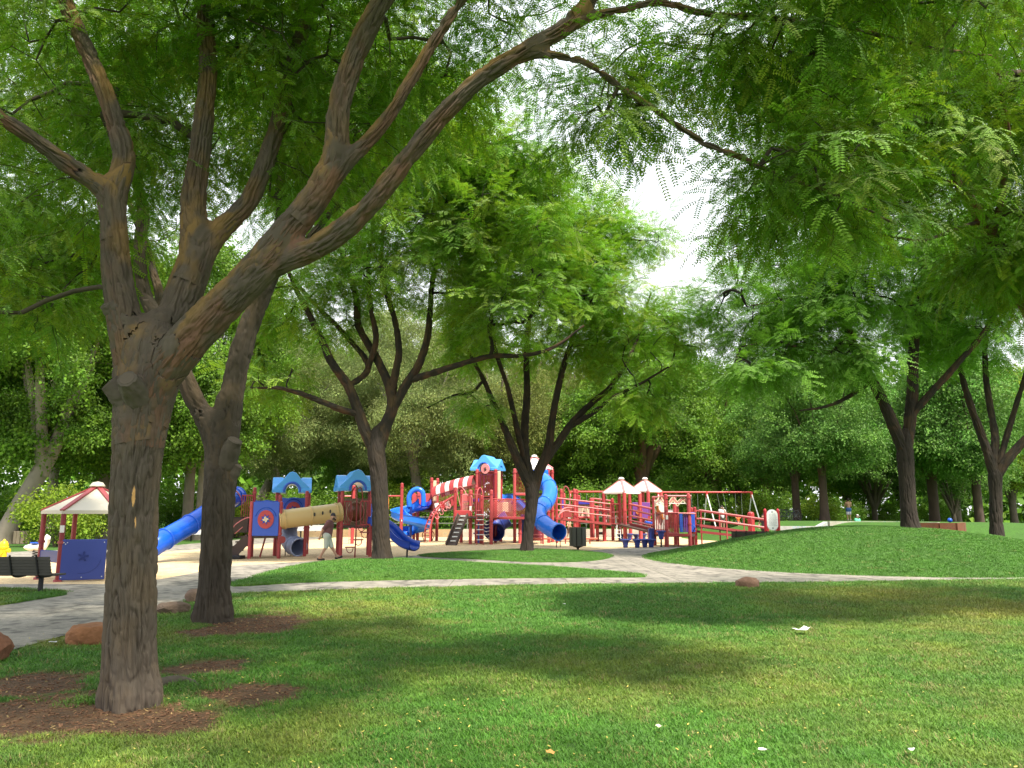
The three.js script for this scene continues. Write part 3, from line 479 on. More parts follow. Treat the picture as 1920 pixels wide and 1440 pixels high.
growTree({
  name: 'honey_locust_tree', label: 'spreading tree at the far side of the mound near the photo right edge', base: foot(1868, 1012, 33), seed: 55, group: 'honey locust trees', around: 90, barkStep: .08,
  bark: { furrow: .028, spacing: .055, flare: .09, lichen: .1, red: .2, tone: [.026, .019, .014] },
  limbs: [
    limb([1870, 1035, 33, 14], [1870, 1012, 33, 13], [1868, 980, 33, 11], [1867, 930, 33, 11], [1866, 890, 33, 12], [1865, 872, 33, 6]),
    limb([1866, 900, 33, 9], [1852, 850, 33, 8], [1838, 810, 33, 7.5], [1820, 760, 33, 6.5], [1802, 700, 33, 5.5], [1790, 650, 33, 4.5], [1776, 590, 33, 3], [1760, 510, 33, 2]),
    limb([1866, 895, 33, 10], [1884, 868, 32.9, 9], [1908, 840, 32.8, 8], [1945, 800, 32.6, 7], [1990, 740, 32.4, 6], [2030, 650, 32.2, 4], [2050, 540, 32, 2]),
    limb([1862, 880, 33, 8], [1866, 820, 33.4, 7], [1856, 760, 33.8, 6], [1848, 700, 34, 5.5], [1850, 620, 34.2, 4.5], [1880, 520, 34.4, 3], [1890, 420, 34.4, 2]),
    limb([1872, 870, 33, 6], [1890, 810, 33.2, 5.5], [1905, 760, 33.4, 5], [1925, 690, 33.6, 4], [1930, 600, 33.8, 2.5]),
  ],
  crowns: [ell(1880, 540, 33.2, 5, 3.0, 4.6, 180, .35), ell(1770, 600, 33, 2.2, 1.7, 2.6, 46, .1), ell(2020, 600, 32.6, 3.4, 2.6, 3.6, 70, .2)],
  clear: 4, spray: SPRAY.locustMid, leaf: locustLeaf, tint: (s, R, c) => { const k = .85 + .4 * R(); c.setRGB(k * .8, k, k * 1.15); }, sprays: 7, scatter: .6, gap: .49, clump: .38, sprayScale: 1.55, twig: .0105,
});
// the near tree whose trunk stands just outside the frame and whose limb and twigs hang in from the right
growTree({
  name: 'honey_locust_tree', label: 'near tree reaching in from the right edge, reddish limb among hanging twigs', base: foot(2130, 1150, 13), seed: 65, group: 'honey locust trees', around: 90, barkStep: .05,
  bark: { furrow: .014, spacing: .05, flare: .08, lichen: .1, red: .7, tone: [.085, .060, .044] },
  limbs: [
    limb([2130, 1190, 13, 30], [2130, 1150, 13, 30], [2128, 1050, 13, 27], [2120, 920, 13, 26], [2105, 830, 13, 26], [2090, 780, 13, 20]),
    limb([2110, 860, 13, 20], [2050, 760, 12.8, 19], [1980, 660, 12.5, 17], [1925, 570, 12.2, 16], [1885, 490, 12, 14], [1850, 430, 11.8, 12.5], [1815, 370, 11.6, 11], [1790, 330, 11.4, 9], [1760, 250, 11.2, 7], [1720, 160, 11, 5], [1690, 60, 10.8, 3.5]),
    limb([2105, 860, 13, 20], [2120, 740, 13.2, 18], [2140, 600, 13.3, 15], [2130, 450, 13.4, 12], [2110, 300, 13.5, 9], [2090, 120, 13.5, 6]),
    limb([2115, 840, 13, 16], [2180, 740, 12.8, 15], [2260, 620, 12.6, 13], [2330, 480, 12.4, 9], [2380, 330, 12.2, 6]),
    limb([1860, 445, 11.8, 7], [1880, 360, 11.4, 6.5], [1890, 260, 11, 5.5], [1870, 140, 10.6, 4], [1850, 20, 10.3, 3]),
    limb([1840, 415, 11.8, 5], [1790, 430, 11.4, 4.5], [1730, 450, 11, 3.5], [1650, 440, 10.7, 2.5]),
    limb([1800, 345, 11.5, 4], [1740, 330, 11.2, 3.5], [1670, 350, 11, 2.5], [1590, 340, 10.8, 1.8]),
  ],
  crowns: [ell(1820, 110, 11.2, 2.6, 1.9, 2.6, 200, .1), ell(2120, 160, 13, 4, 2.8, 4, 180, .2), ell(1640, 330, 11, 1.7, .95, 1.8, 80, 0), ell(1880, 420, 11.6, 1.4, 1.0, 1.6, 80, 0), ell(1600, 140, 11, 1.6, 1.1, 1.8, 80, 0), ell(2250, 420, 12.6, 3, 1.8, 3, 90, .2)],
  clear: 3.9, spray: SPRAY.locustNear, leaf: locustLeaf, tint: locustTint(.95, .25), sprays: 7, scatter: .34, gap: .47, twig: .0062, clump: .6, sprayScale: 1.1, droop: .3,
});
// ---------------------------------------------------------------- trees and shrubs beyond the playground
const mats = {
  broad: leafMat(.165, .325, .022, .52, .65), lime: leafMat(.26, .39, .022, .54, .65), grey: leafMat(.255, .330, .100, .46, .75), olive: leafMat(.200, .245, .050, .44, .75), deep: leafMat(.110, .245, .025, .48, .65), blue: leafMat(.155, .325, .050, .5, .65),
};
const plainTint = (s, R, c) => { const k = .72 + .5 * R(); c.setRGB(k * (.9 + .25 * R()), k, k); };
function wildLimbs(b, o, seed) { // a trunk and n limbs rising from it
  const R = rng(seed), { H, fork, r, n, spread, lean = [0, 0] } = o, top = V(b.x + lean[0] * fork, b.y + fork, b.z + lean[1] * fork), out = [];
  out.push([{ p: V(b.x, b.y - .3, b.z), r: r * 1.25 }, { p: V(b.x, b.y + .05, b.z), r: r * 1.2 }, { p: V(b.x + lean[0] * fork * .4, b.y + fork * .45, b.z), r }, { p: top, r: r * .95 }, { p: top.clone().add(V(lean[0], 1, lean[1]).multiplyScalar(H * .12)), r: r * .6 }]);
  for (let i = 0; i < n; i++) {
    const a = i / n * 6.283 + R() * .9, q = spread * (.45 + .55 * R()), up = H * (.6 + .3 * R()), d = V(Math.cos(a), 0, Math.sin(a)), k = r * (.5 + .25 * R());
    out.push([{ p: top.clone().add(V(0, -fork * .12, 0)), r: k }, { p: top.clone().addScaledVector(d, q * .22).add(V(0, (up - fork) * .25, 0)), r: k * .85 }, { p: top.clone().addScaledVector(d, q * .55).add(V(0, (up - fork) * .62, 0)), r: k * .5 }, { p: top.clone().addScaledVector(d, q * .85).add(V(0, up - fork, 0)), r: k * .2 }]);
  }
  return out;
}
function wildTree(name, label, px, D, o) {
  const q = at(px, 960, D), b = V(q.x, height(q.x, q.z), q.z), c = b.clone().add(V((o.lean?.[0] ?? 0) * o.fork, o.H * .62, 0));
  return growTree({
    name, label, base: b, seed: o.seed, group: o.group, around: 16, barkStep: .25, bark: { furrow: .02, spacing: .12, flare: .08, tone: o.tone ?? [.11, .085, .065], red: o.red ?? 0 }, limbs: wildLimbs(b, o, o.seed),
    crowns: [{ c, r: V(o.spread, o.H * .40, o.spread), n: o.twigs ?? 150, hollow: .35 }, { c: c.clone().add(V(0, -o.H * .16, 0)), r: V(o.spread * 1.1, o.H * .22, o.spread * 1.1), n: (o.twigs ?? 150) * .4, hollow: .3 }],
    clear: o.clear ?? 1.6, gap: o.gap, spray: SPRAY[o.kind ?? 'broad'], leaf: mats[o.mat], tint: plainTint, sprays: o.sprays ?? 11, scatter: 1.05, ...(o.gap ? {} : { gap: .46 }), clump: .28, sprayScale: (o.size ?? 1.7) * .80, twig: .012, arch: .05, droop: .2,
  });
}
function another(src, label, px, D, s, turn) {
  const q = at(px, 960, D), o = src.clone(); o.name = numbered(src.name.replace(/_\d+$/, '')); o.position.set(q.x, height(q.x, q.z) - .05, q.z); o.rotation.y = turn; o.scale.set(s, s * (.95 + .1 * (turn % 1)), s);
  o.userData = { ...src.userData, label }; scene.add(o); return o;
}
const GB = 'trees beyond the playground';
const maple = wildTree('broadleaf_tree', 'tall dense broadleaf tree with pale leaning trunk at the left edge', 8, 46, { seed: 101, H: 21, fork: 4.5, r: .5, n: 6, spread: 5.5, mat: 'broad', group: GB, lean: [.45, 0], tone: [.24, .20, .16], twigs: 190 });
const twin = wildTree('broadleaf_tree', 'bright green tree on a pale trunk behind the straight tube slide', 352, 54, { seed: 102, H: 21, fork: 5, r: .36, n: 5, spread: 5.6, mat: 'broad', group: GB, tone: [.22, .18, .14], twigs: 170 });
const grey = wildTree('grey_green_tree', 'grey-green feathery tree behind the beige tunnel, trunk leaning', 545, 72, { seed: 103, H: 20, fork: 6.5, r: .45, n: 6, spread: 7, mat: 'grey', kind: 'fine', group: GB, lean: [-.35, 0], tone: [.20, .17, .14], size: 2.2, twigs: 190 });
const olive = wildTree('grey_green_tree', 'dull olive tree with bare twigs behind the blue-roofed tower', 930, 74, { seed: 104, H: 19, fork: 4.5, r: .5, n: 7, spread: 7, mat: 'olive', kind: 'fine', group: GB, size: 2.2, twigs: 170 });
const oak = wildTree('broadleaf_tree', 'big tree with reddish forked trunk behind the two white roofs', 1205, 72, { seed: 105, H: 18, fork: 4.6, r: .62, n: 6, spread: 7.5, mat: 'broad', group: GB, tone: [.17, .105, .075], red: .6, twigs: 210, size: 1.9, clear: 3.4 });
const deep = wildTree('broadleaf_tree', 'very dark low-branched tree behind the shirtless person', 1640, 84, { seed: 106, H: 16, fork: 2.2, r: .30, n: 8, spread: 7, mat: 'deep', group: GB, twigs: 170, size: 1.7, clear: 2.4, gap: .5 });
const blue = wildTree('locust_tree', 'blue-green tree with reddish forked trunk left of the shirtless person', 1546, 62, { seed: 107, H: 14, fork: 3.8, r: .32, n: 5, spread: 5, mat: 'blue', kind: 'broad', group: GB, tone: [.070, .046, .033], red: .2, size: 1.5, clear: 3.8, gap: .52, twigs: 150, sprays: 8 });
const lime = wildTree('broadleaf_tree', 'sunlit lime green tree between the mound tree and the right edge tree', 1795, 88, { seed: 108, H: 19, fork: 3, r: .4, n: 6, spread: 5.5, mat: 'lime', group: GB, twigs: 180, size: 1.9 });
another(maple, 'dense green tree directly behind the striped shelter at the photo left', 190, 52, .95, 2.1);
another(maple, 'dark tree filling the far left corner behind the yellow play hydrant', -90, 50, 1.05, 4.4);
another(maple, 'tall green tree rising behind the near twin trunks', 470, 84, 1.1, .8);
another(twin, 'second pale trunk close beside the tree behind the straight slide', 377, 53, .97, 2.6);
another(twin, 'leafy tree at the left between the leaning trunk and the shelter', 95, 66, 1.1, 3.9);
another(twin, 'green tree behind the spiral slide, almost hidden by trunks', 640, 92, 1.05, 5.1);
another(grey, 'pale grey-green tree billowing right of the lawn wedge tree', 790, 70, 1.0, 1.3);
another(grey, 'pale grey-green tree between the two small blue roofs', 668, 78, 1.1, 3.3);
another(grey, 'far grey-green tree high behind the striped bridge', 862, 92, 1.15, 4.7);
another(olive, 'dull olive tree behind the white-roofed tower', 1030, 82, 1.0, 2.4);
another(olive, 'olive tree in the distance left of the two white roofs', 1120, 90, 1.05, 5.6);
another(oak, 'broad dark tree behind the swing set', 1345, 80, .95, 2.2);
another(oak, 'broad tree behind the information board', 1440, 92, 1.0, 4.1);
another(oak, 'broad tree behind the ramp railings', 1100, 78, .8, 5.3);
another(blue, 'blue-green tree with thick grey trunk right of the information board', 1494, 66, 1.0, 2.9);
another(blue, 'pale-trunked tree right behind the mound tree', 1752, 67, 1.3, 1.2);
another(blue, 'far tree with twin stems at the right edge', 1835, 64, 1.1, 4.9);
another(deep, 'dark low tree with spreading stems right of the shirtless person', 1695, 92, 1.0, 1.7);
another(deep, 'dark low tree with several stems beside the bright field', 1788, 78, .75, 3.6);
another(deep, 'dark tree far behind the swing set', 1390, 98, 1.1, 5.2);
another(lime, 'bright green tree at the far right edge of the field', 1900, 95, 1.05, 2.5);
another(lime, 'bright tree behind the blue-green pair', 1590, 104, 1.05, 4.2);
another(lime, 'light green tree behind the pale grey-green ones', 740, 108, 1.1, 1.1);
// shrubs
function shrub(name, label, px, D, o) {
  const q = at(px, 960, D), b = V(q.x, height(q.x, q.z), q.z), R = rng(o.seed), root = thing(name, label, 'shrub', b, 'shrubs along the back lawn'), stems = [], spots = [];
  for (let i = 0; i < 7; i++) { const a = R() * 6.28, e = b.clone().add(V(Math.cos(a) * o.w * .5 * R(), o.h * (.5 + .4 * R()), Math.sin(a) * o.w * .4)); stems.push(rod(b.clone().add(V((R() - .5) * .3, -.1, (R() - .5) * .3)), e, .03, .012, 5, false)); }
  const st = part(root, 'stems', stems, std(.10, .075, .05, .9)); st.userData.kind = 'stuff';
  for (let i = 0; i < o.n; i++) { const a = V(R() * 2 - 1, R() * 2 - 1, R() * 2 - 1); const l = a.length(); if (l > 1 || l < .3) { i--; continue; } const p = b.clone().add(V(a.x * o.w, o.h * (.55 + .5 * a.y), a.z * o.w * .8)); if (fbm(p.x * .9, p.y * .9, p.z * .9 + o.seed, 2) < .4) continue; spots.push({ p, d: a.clone().add(V(0, .2, 0)) }); }
  crownOf(root, 'foliage', spots, SPRAY.shrub, mats[o.mat], plainTint, R, o.size ?? 1.5, b); return root;
}
const s1 = shrub('shrub', 'yellow-green shrub behind the striped shelter roof', 112, 42, { seed: 201, w: 2.2, h: 3.1, n: 260, mat: 'lime', size: 1.7 });
const s2 = shrub('shrub', 'dark leafy shrub below the back fence left of the tower', 850, 66, { seed: 202, w: 3.2, h: 3.4, n: 300, mat: 'broad', size: 2 });
const s3 = shrub('shrub', 'very dark shrub behind the red ramp railings', 1130, 68, { seed: 203, w: 3.6, h: 4.2, n: 320, mat: 'broad', size: 2.1 });
[[s1, 'bright shrub right of the twin trunks behind the straight slide', 445, 58, 1.25, 1], [s1, 'bright shrub at the left between fence and trunk', 160, 50, .9, 2], [s1, 'bright shrub behind the single red swing post', 752, 66, 1.15, 3], [s1, 'bright shrub behind the swing set', 1400, 68, .95, 4],
  [s1, 'small bright shrub near the bicycles', 1535, 74, 1.0, 5], [s2, 'green shrub at the left edge behind the wooden bin', 20, 56, 1, 1.5], [s2, 'green shrub between the leaning trunk and the shelter', 235, 58, 1, 2.5], [s2, 'green shrub under the twin pale trunks', 345, 62, 1, 3.5], [s2, 'green shrub behind the first small blue roof', 545, 66, .9, 4.5],
  [s2, 'green shrub behind the second small blue roof', 640, 68, 1, 5.5], [s2, 'green shrub right of the tube slide', 1060, 68, 1, .5], [s3, 'dark shrub behind the tower with the white roof', 975, 70, 1, 1.4], [s3, 'dark shrub behind the front white roof', 1200, 70, 1, 2.4], [s3, 'dark shrub behind the swing beam', 1285, 72, 1.05, 3.4],
  [s3, 'dark shrub under the tree beside the information board', 1455, 76, .9, 4.4], [s3, 'dark shrub behind the cap wearing person', 1650, 88, 1, 5.4], [s3, 'dark shrub below the lime green tree', 1760, 96, .8, .4], [s2, 'green shrub between the blue-green trees', 1585, 80, .8, 1.2]]
  .forEach(([s, l, px, D, k, t]) => another(s, l, px, D, k, t));
{ // the wood that closes the view far behind
  const R = rng(77), spots = [[], []];
  for (let i = 0; i < 3800; i++) { const a = -1.05 + 2.1 * R(), D = 112 + 34 * R(), x = Math.tan(a) * D * .9, top = 17 + 14 * fbm(x * .05, 3, 1, 3) - 9 * smooth(8, 20, x) * smooth(48, 34, x) - (x > 60 && x < 90 ? 4 : 0); spots[R() < .6 ? 0 : 1].push({ p: V(x, Math.pow(R(), .8) * top, -D), d: V(R() - .5, .3, R() - .5) }); }
  const root = new THREE.Group(); root.name = 'treeline'; root.userData = { kind: 'stuff', label: 'distant mass of mixed green woodland closing the view', category: 'woodland' }; scene.add(root);
  crownOf(root, 'foliage', spots[0], SPRAY.far, mats.broad, plainTint, R, 2.6, V(0, 0, 0)); crownOf(root, 'foliage', spots[1], SPRAY.far, mats.deep, plainTint, R, 2.6, V(0, 0, 0));
}
// ---------------------------------------------------------------- playground: materials and common pieces
const speck = grain(256, (u, v) => { const k = 200 + 40 * tileNoise(u, v, 90, 41) + 15 * tileNoise(u, v, 12, 42); return [k, k, k]; }, false);
const red = std(.40, .040, .045, .42), redDark = std(.26, .024, .028, .45), redPanel = std(.46, .045, .05, .38), blueP = std(.010, .080, .50, .30), blueRoof = std(.085, .380, .84, .30), blueTube = std(.018, .165, .74, .24), navy = std(.009, .034, .235, .42);
const cream = std(.72, .60, .40, .45), beige = std(.60, .43, .19, .42), white = std(.80, .76, .70, .45), pinkRib = std(.62, .20, .20, .45), brown = std(.075, .050, .040, .7), purple = std(.16, .05, .26, .45), steel = std(.62, .62, .60, .35, .6), galv = std(.70, .70, .68, .5, .2), chain = std(.35, .36, .36, .5, .5), orangeP = std(.72, .26, .05, .5), black = std(.015, .015, .017, .6), paleBlue = std(.36, .42, .62, .35), greenDark = std(.055, .060, .046, .6), woodGrey = std(.42, .40, .37, .8), yellow = std(.80, .50, .01, .45);
for (const m of [red, redDark, redPanel, pinkRib, blueP, navy]) m.userData.variants = [-.13, -.05, .06, .16].map((d, i) => { const v = m.clone(); v.userData = {}; v.color.multiplyScalar(1 + d).lerp(lin(.42, .36, .34), i * .025); v.roughness = clamp(m.roughness + d * .9); return v; });
const PY = .007;                                                     // top of the chip surface
const gp = (px, D, y = PY) => { const q = at(px, 990, D); return V(q.x, y, q.z); };
const yAt = (py, D) => at(960, py, D).y;
function post(T, px, top, D, r = .07, mat = red, y0 = PY) {
  const b = gp(px, D, y0 - .15), h = yAt(top, D), t = V(b.x, h, b.z), g = [rod(b, t, r, r, 14), domed(t, r * 1.0)];
  const m = part(T, 'post', g, mat); part(m, 'clamp', [rod(V(b.x, h - .22, b.z), V(b.x, h - .16, b.z), r * 1.28, r * 1.28, 14)], mat); part(m, 'clamp', [rod(V(b.x, y0 + (h - y0) * .42, b.z), V(b.x, y0 + (h - y0) * .42 + .06, b.z), r * 1.28, r * 1.28, 14)], mat); return t;
}
function deck(T, pts, y, mat = brown, thick = .08, name = 'deck') { const s = new THREE.Shape(pts.map((q) => new THREE.Vector2(q.x, -q.z))), g = new THREE.ExtrudeGeometry(s, { depth: thick, bevelEnabled: false }); g.rotateX(-Math.PI / 2); g.translate(0, y - thick, 0); return part(T, name, g, mat); }
// railing of upright bars between two places
function bars(T, a, b, h, n, mat = red, r = .016, name = 'railing', gap = 0) {
  const g = [], up = V(0, h, 0); for (let i = 0; i <= n; i++) { const p = a.clone().lerp(b, i / n); p.y += gap; g.push(rod(p, p.clone().add(up).sub(V(0, gap, 0)), r, r, 6, false)); }
  g.push(rod(a.clone().add(up), b.clone().add(up), r * 1.6, r * 1.6, 8), rod(a.clone().add(V(0, gap, 0)), b.clone().add(V(0, gap, 0)), r * 1.6, r * 1.6, 8)); return part(T, name, g, mat);
}
const rails = (T, a, b, hs, mat = red, r = .03, name = 'rail') => hs.forEach((h) => part(T, name, rod(a.clone().add(V(0, h, 0)), b.clone().add(V(0, h, 0)), r, r, 8), mat));
// a cross-section swept along a path, upright
function sweep(section, pts, seg = 40, closed = true) {
  const c = new THREE.CatmullRomCurve3(pts, false, 'centripetal'), pos = [], ix = [], m = section.length;
  for (let j = 0; j <= seg; j++) { const p = c.getPointAt(j / seg), d = c.getTangentAt(j / seg), s = d.clone().cross(Y); if (s.lengthSq() < 1e-4) s.set(1, 0, 0); s.normalize(); const u = s.clone().cross(d); for (const [x, y] of section) pos.push(p.x + s.x * x + u.x * y, p.y + s.y * x + u.y * y, p.z + s.z * x + u.z * y); if (j) for (let i = 0; i < (closed ? m : m - 1); i++) { const a = (j - 1) * m + i, b = (j - 1) * m + (i + 1) % m; ix.push(a, a + m, b, b, a + m, b + m); } }
  const g = new THREE.BufferGeometry(); g.setAttribute('position', new THREE.Float32BufferAttribute(pos, 3)); g.setIndex(ix); g.computeVertexNormals(); return g;
}
const trough = (r, wall, t = .03) => { const o = [], i = []; for (let k = 0; k <= 10; k++) { const a = Math.PI + Math.PI * k / 10; o.push([Math.cos(a) * r, Math.sin(a) * r * .55]); i.unshift([Math.cos(a) * (r - t), Math.sin(a) * (r - t) * .55 + t]); } o.unshift([-r, wall]); o.push([r, wall]); i.unshift([r - t, wall]); i.push([-r + t, wall]); const lipR = [r + .05, wall + .02], lipL = [-r - .05, wall + .02]; return [lipL, ...o, lipR, ...i]; };
// a hollow tube with wall and joint rings
function hollow(T, name, pts, r, mat, ringsAt = [], seg = 48) {
  const c = new THREE.CatmullRomCurve3(pts, false, 'centripetal'), outer = new THREE.TubeGeometry(c, seg, r, 24), inner = new THREE.TubeGeometry(c, seg, r - .035, 24); inner.index.array.reverse(); const n = inner.attributes.normal; for (let i = 0; i < n.count; i++) n.setXYZ(i, -n.getX(i), -n.getY(i), -n.getZ(i));
  const ends = [0, 1].map((s) => { const p = c.getPointAt(s), d = c.getTangentAt(s), g = new THREE.TorusGeometry(r - .01, .035, 8, 28); g.applyQuaternion(new THREE.Quaternion().setFromUnitVectors(V(0, 0, 1), d)); g.translate(p.x, p.y, p.z); return g; });
  const m = part(T, name, [outer, inner, ...ends], mat);
  for (const s of ringsAt) { const p = c.getPointAt(s), d = c.getTangentAt(s), g = new THREE.TorusGeometry(r + .012, .026, 8, 28); g.applyQuaternion(new THREE.Quaternion().setFromUnitVectors(V(0, 0, 1), d)); g.translate(p.x, p.y, p.z); part(m, 'joint_ring', g, mat); }
  return m;
}
// moulded roof with an arched gable to each side: w half width, h height, standing on c
function gableRoof(T, c, w, h, yaw, mat = blueRoof) {
  const ex = V(Math.cos(yaw), 0, -Math.sin(yaw)), ez = V(Math.sin(yaw), 0, Math.cos(yaw)), a = w * .40, arch = []; for (let k = 0; k <= 12; k++) { const t = Math.PI * k / 12; arch.push([Math.cos(t) * a, Math.max(0, Math.sin(t) * a * 1.15) + (k % 12 ? .02 : 0)]); }
  const front = [[-w, 0], ...arch.slice().reverse().map(([x, y]) => [x, y]), [w, 0], [w, h * .14], [w * .52, h * .55], [w * .16, h * .95], [0, h], [-w * .16, h * .95], [-w * .52, h * .55], [-w, h * .14]];
  const roof = part(T, 'roof', slab(c, ex, Y, front, w * 1.85, .035), mat);
  const side = front.map(([x, y]) => [x * .98, y * .74]);
  for (const s of [-1, 1]) part(roof, 'side_gable', slab(c.clone().addScaledVector(ex, s * w * .78), ez.clone().multiplyScalar(-1), Y, side, w * .5, .03), mat);
  const dome = []; for (let k = 0; k <= 14; k++) { const t = Math.PI * k / 14; dome.push(c.clone().addScaledVector(ex, Math.cos(t) * a * 1.12).add(V(0, Math.sin(t) * a * 1.28, 0)).addScaledVector(ez, w * .96)); }
  part(roof, 'arch_trim', pipe(dome, .05, 8, 24), blueP);
  return roof;
}
// hipped roof of cloth-white panels with coloured ribs; corners in order, apex above
function hipRoof(T, corners, apex, panelMat = white, ribMat = pinkRib, lip = .09) {
  const n = corners.length;
  for (let i = 0; i < n; i++) { const a = corners[i], b = corners[(i + 1) % n], t = new Tris(), dn = V(0, -lip, 0), mid = a.clone().lerp(b, .5).lerp(apex, .5).add(V(0, -.03, 0)), th = V(0, -.03, 0); t.tri(a, b, mid); t.tri(b, apex, mid); t.tri(apex, a, mid); const a2 = a.clone().add(dn), b2 = b.clone().add(dn); t.quad(a, a2, b2, b); const m2 = mid.clone().add(th), p2 = apex.clone().add(th); t.tri(b2, a2, m2); t.tri(p2, b2, m2); t.tri(a2, p2, m2); part(T, 'roof_panel', t.geo(), panelMat); }
  for (const c of corners) part(T, 'roof_rib', beam(c.clone().add(V(0, .005, 0)), apex.clone().add(V(0, .02, 0)), .13, .035), ribMat);
  part(T, 'roof_cap', lathe([[.001, .12], [.13, .09], [.2, .0], [.19, -.03], [.001, -.03]], apex, 14), panelMat);
}
// square moulded panel with a round flower disc, between two upright edges
function flowerPanel(T, a, b, y0, y1, thick = .07) {
  const ex = b.clone().sub(a).setY(0), w = ex.length(); ex.normalize(); const n = ex.clone().cross(Y), c = a.clone().lerp(b, .5).setY((y0 + y1) / 2), h = y1 - y0;
  const p = part(T, 'panel', slab(c, ex, Y, [[-w / 2, -h / 2], [w / 2, -h / 2], [w / 2, h / 2], [w * .25, h / 2 - .02], [0, h / 2 + .02], [-w * .25, h / 2 - .02], [-w / 2, h / 2]], thick, .015), blueP);
  const f = thick / 2 + .03, rx = w * .31, o = c.clone().addScaledVector(n, f).add(V(0, -.02, 0)); part(p, 'disc', slab(o, ex, Y, ringPts(rx, rx * 1.18, 32), .03, .008), redPanel);
  const star = []; for (let k = 0; k < 16; k++) { const r = k % 2 ? rx * .36 : rx * .66, t = k / 16 * 6.283 + .2; star.push([Math.cos(t) * r, Math.sin(t) * r]); } part(p, 'star', slab(o.clone().addScaledVector(n, .03), ex, Y, star, .03, .005), blueP);
  const sw = []; for (let k = 0; k < 12; k++) { const r = k % 3 === 0 ? rx * .40 : k % 3 === 1 ? rx * .34 : rx * .2, t = k / 12 * 6.283; sw.push([Math.cos(t) * r, Math.sin(t) * r]); } part(p, 'pinwheel', slab(o.clone().addScaledVector(n, .06), ex, Y, sw, .02, .004), cream);
  const hood = []; for (let k = 0; k <= 12; k++) { const t = .25 + (Math.PI - .5) * k / 12; hood.push(o.clone().addScaledVector(ex, Math.cos(t) * rx * 1.35).add(V(0, Math.sin(t) * rx * 1.55, 0)).addScaledVector(n, -.02)); } part(p, 'hood_rim', pipe(hood, .022, 6, 24), blueP);
  return p;
}
function lattice(T, a, b, h, mat = red) { // diamond mesh infill
  const d = b.clone().sub(a), w = Math.hypot(d.x, d.z), g = [], s = .14, P = (x, y) => a.clone().addScaledVector(d, x / w).add(V(0, y, 0));
  for (let x = -h; x < w; x += s) for (const k of [1, -1]) { let x0 = x, x1 = x + h, y0 = k > 0 ? 0 : h, y1 = k > 0 ? h : 0; if (x0 < 0) { y0 += k * -x0; x0 = 0; } if (x1 > w) { y1 -= k * (x1 - w); x1 = w; } if (x1 > x0 + .02) g.push(rod(P(x0, y0), P(x1, y1), .012, .012, 4, false)); }
  g.push(rod(P(0, h), P(w, h), .03, .03, 8), rod(P(0, 0), P(w, 0), .03, .03, 8)); return part(T, 'mesh_panel', g, mat);
}
// ---------------------------------------------------------------- striped shelter at the left
{
  const c = gp(176, 21.3), T = thing('play_shelter', 'toddler shelter with cream and red striped hexagonal roof and blue panel', 'shelter', c), R = 1.2, cs = [];
  for (let k = 0; k < 6; k++) { const t = (262 - 60 * k) * Math.PI / 180; cs.push(V(c.x + Math.cos(t) * R, 1.84, c.z - Math.sin(t) * R)); }
  const eave = yAt(959, 20.1); cs.forEach((q) => { q.y = eave; const t = V(q.x, eave, q.z), b = V(q.x, PY - .15, q.z), m = part(T, 'post', [rod(b, t, .062, .062, 12)], redDark); part(m, 'clamp', rod(V(q.x, .95, q.z), V(q.x, 1.01, q.z), .085, .085, 12), redDark); part(m, 'foot_collar', rod(V(q.x, PY, q.z), V(q.x, .06, q.z), .11, .1, 12), redDark); });
  const out = cs.map((q) => V(c.x + (q.x - c.x) * 1.07, eave + .03, c.z + (q.z - c.z) * 1.07)); hipRoof(T, out.reverse(), V(c.x, yAt(911, 21.3), c.z), std(.56, .50, .40, .5), std(.34, .055, .06, .5), .09);
  const a = cs[0], b = cs[5], ex = b.clone().sub(a).setY(0).normalize(), n = ex.clone().cross(Y), mid = a.clone().lerp(b, .44).setY((yAt(1013, 20.1) + PY + .05) / 2), w = 1.0, h = yAt(1013, 20.1) - PY - .05;
  const p = part(T, 'panel', slab(mid, ex, Y, [[-w / 2, -h / 2], [w / 2, -h / 2], [w / 2, h / 2], [-w / 2, h / 2]], .06, .02), navy, 'blue play panel with embossed flower');
  const o = mid.clone().addScaledVector(n, .055).add(V(0, .08, 0)), petal = []; for (let k = 0; k < 20; k++) { const t = k / 20 * 6.283, r = k % 4 < 2 ? .12 : .035; petal.push([Math.cos(t) * r, Math.sin(t) * r]); } part(p, 'flower', slab(o, ex, Y, petal, .02, .004), std(.008, .022, .16, .5));
  part(p, 'arc_rim', pipe([.1, .5, .9, 1.3, 1.7].map((t) => o.clone().addScaledVector(ex, Math.cos(t - 1.9) * .42).add(V(0, Math.sin(t - 1.9) * .42, 0)).addScaledVector(n, -.01)), .014, 5, 20), navy);
  for (const [u, v] of [[-.46, .44], [-.38, .44], [-.42, .40], [.46, .44], [-.46, -.44], [0, -.45], [.46, -.44]]) { const q = mid.clone().addScaledVector(ex, u * w).add(V(0, v * h, 0)).addScaledVector(n, .05); part(p, 'bolt', rod(q, q.clone().addScaledVector(n, .012), .014, .012, 8), galv); }
  const L1 = cs[1], low = a.clone().lerp(L1, .5).setY(.62); part(T, 'bench_seat', bevelBox(low, 1.2, .3, .06, .015, Math.atan2(-(L1.z - a.z), L1.x - a.x)), navy);
  const tag = V(a.x, 1.32, a.z).addScaledVector(n, .066); part(T, 'instruction_label', slab(tag, ex, Y, [[-.05, -.09], [.05, -.09], [.05, .09], [-.05, .09]], .006), white);
}
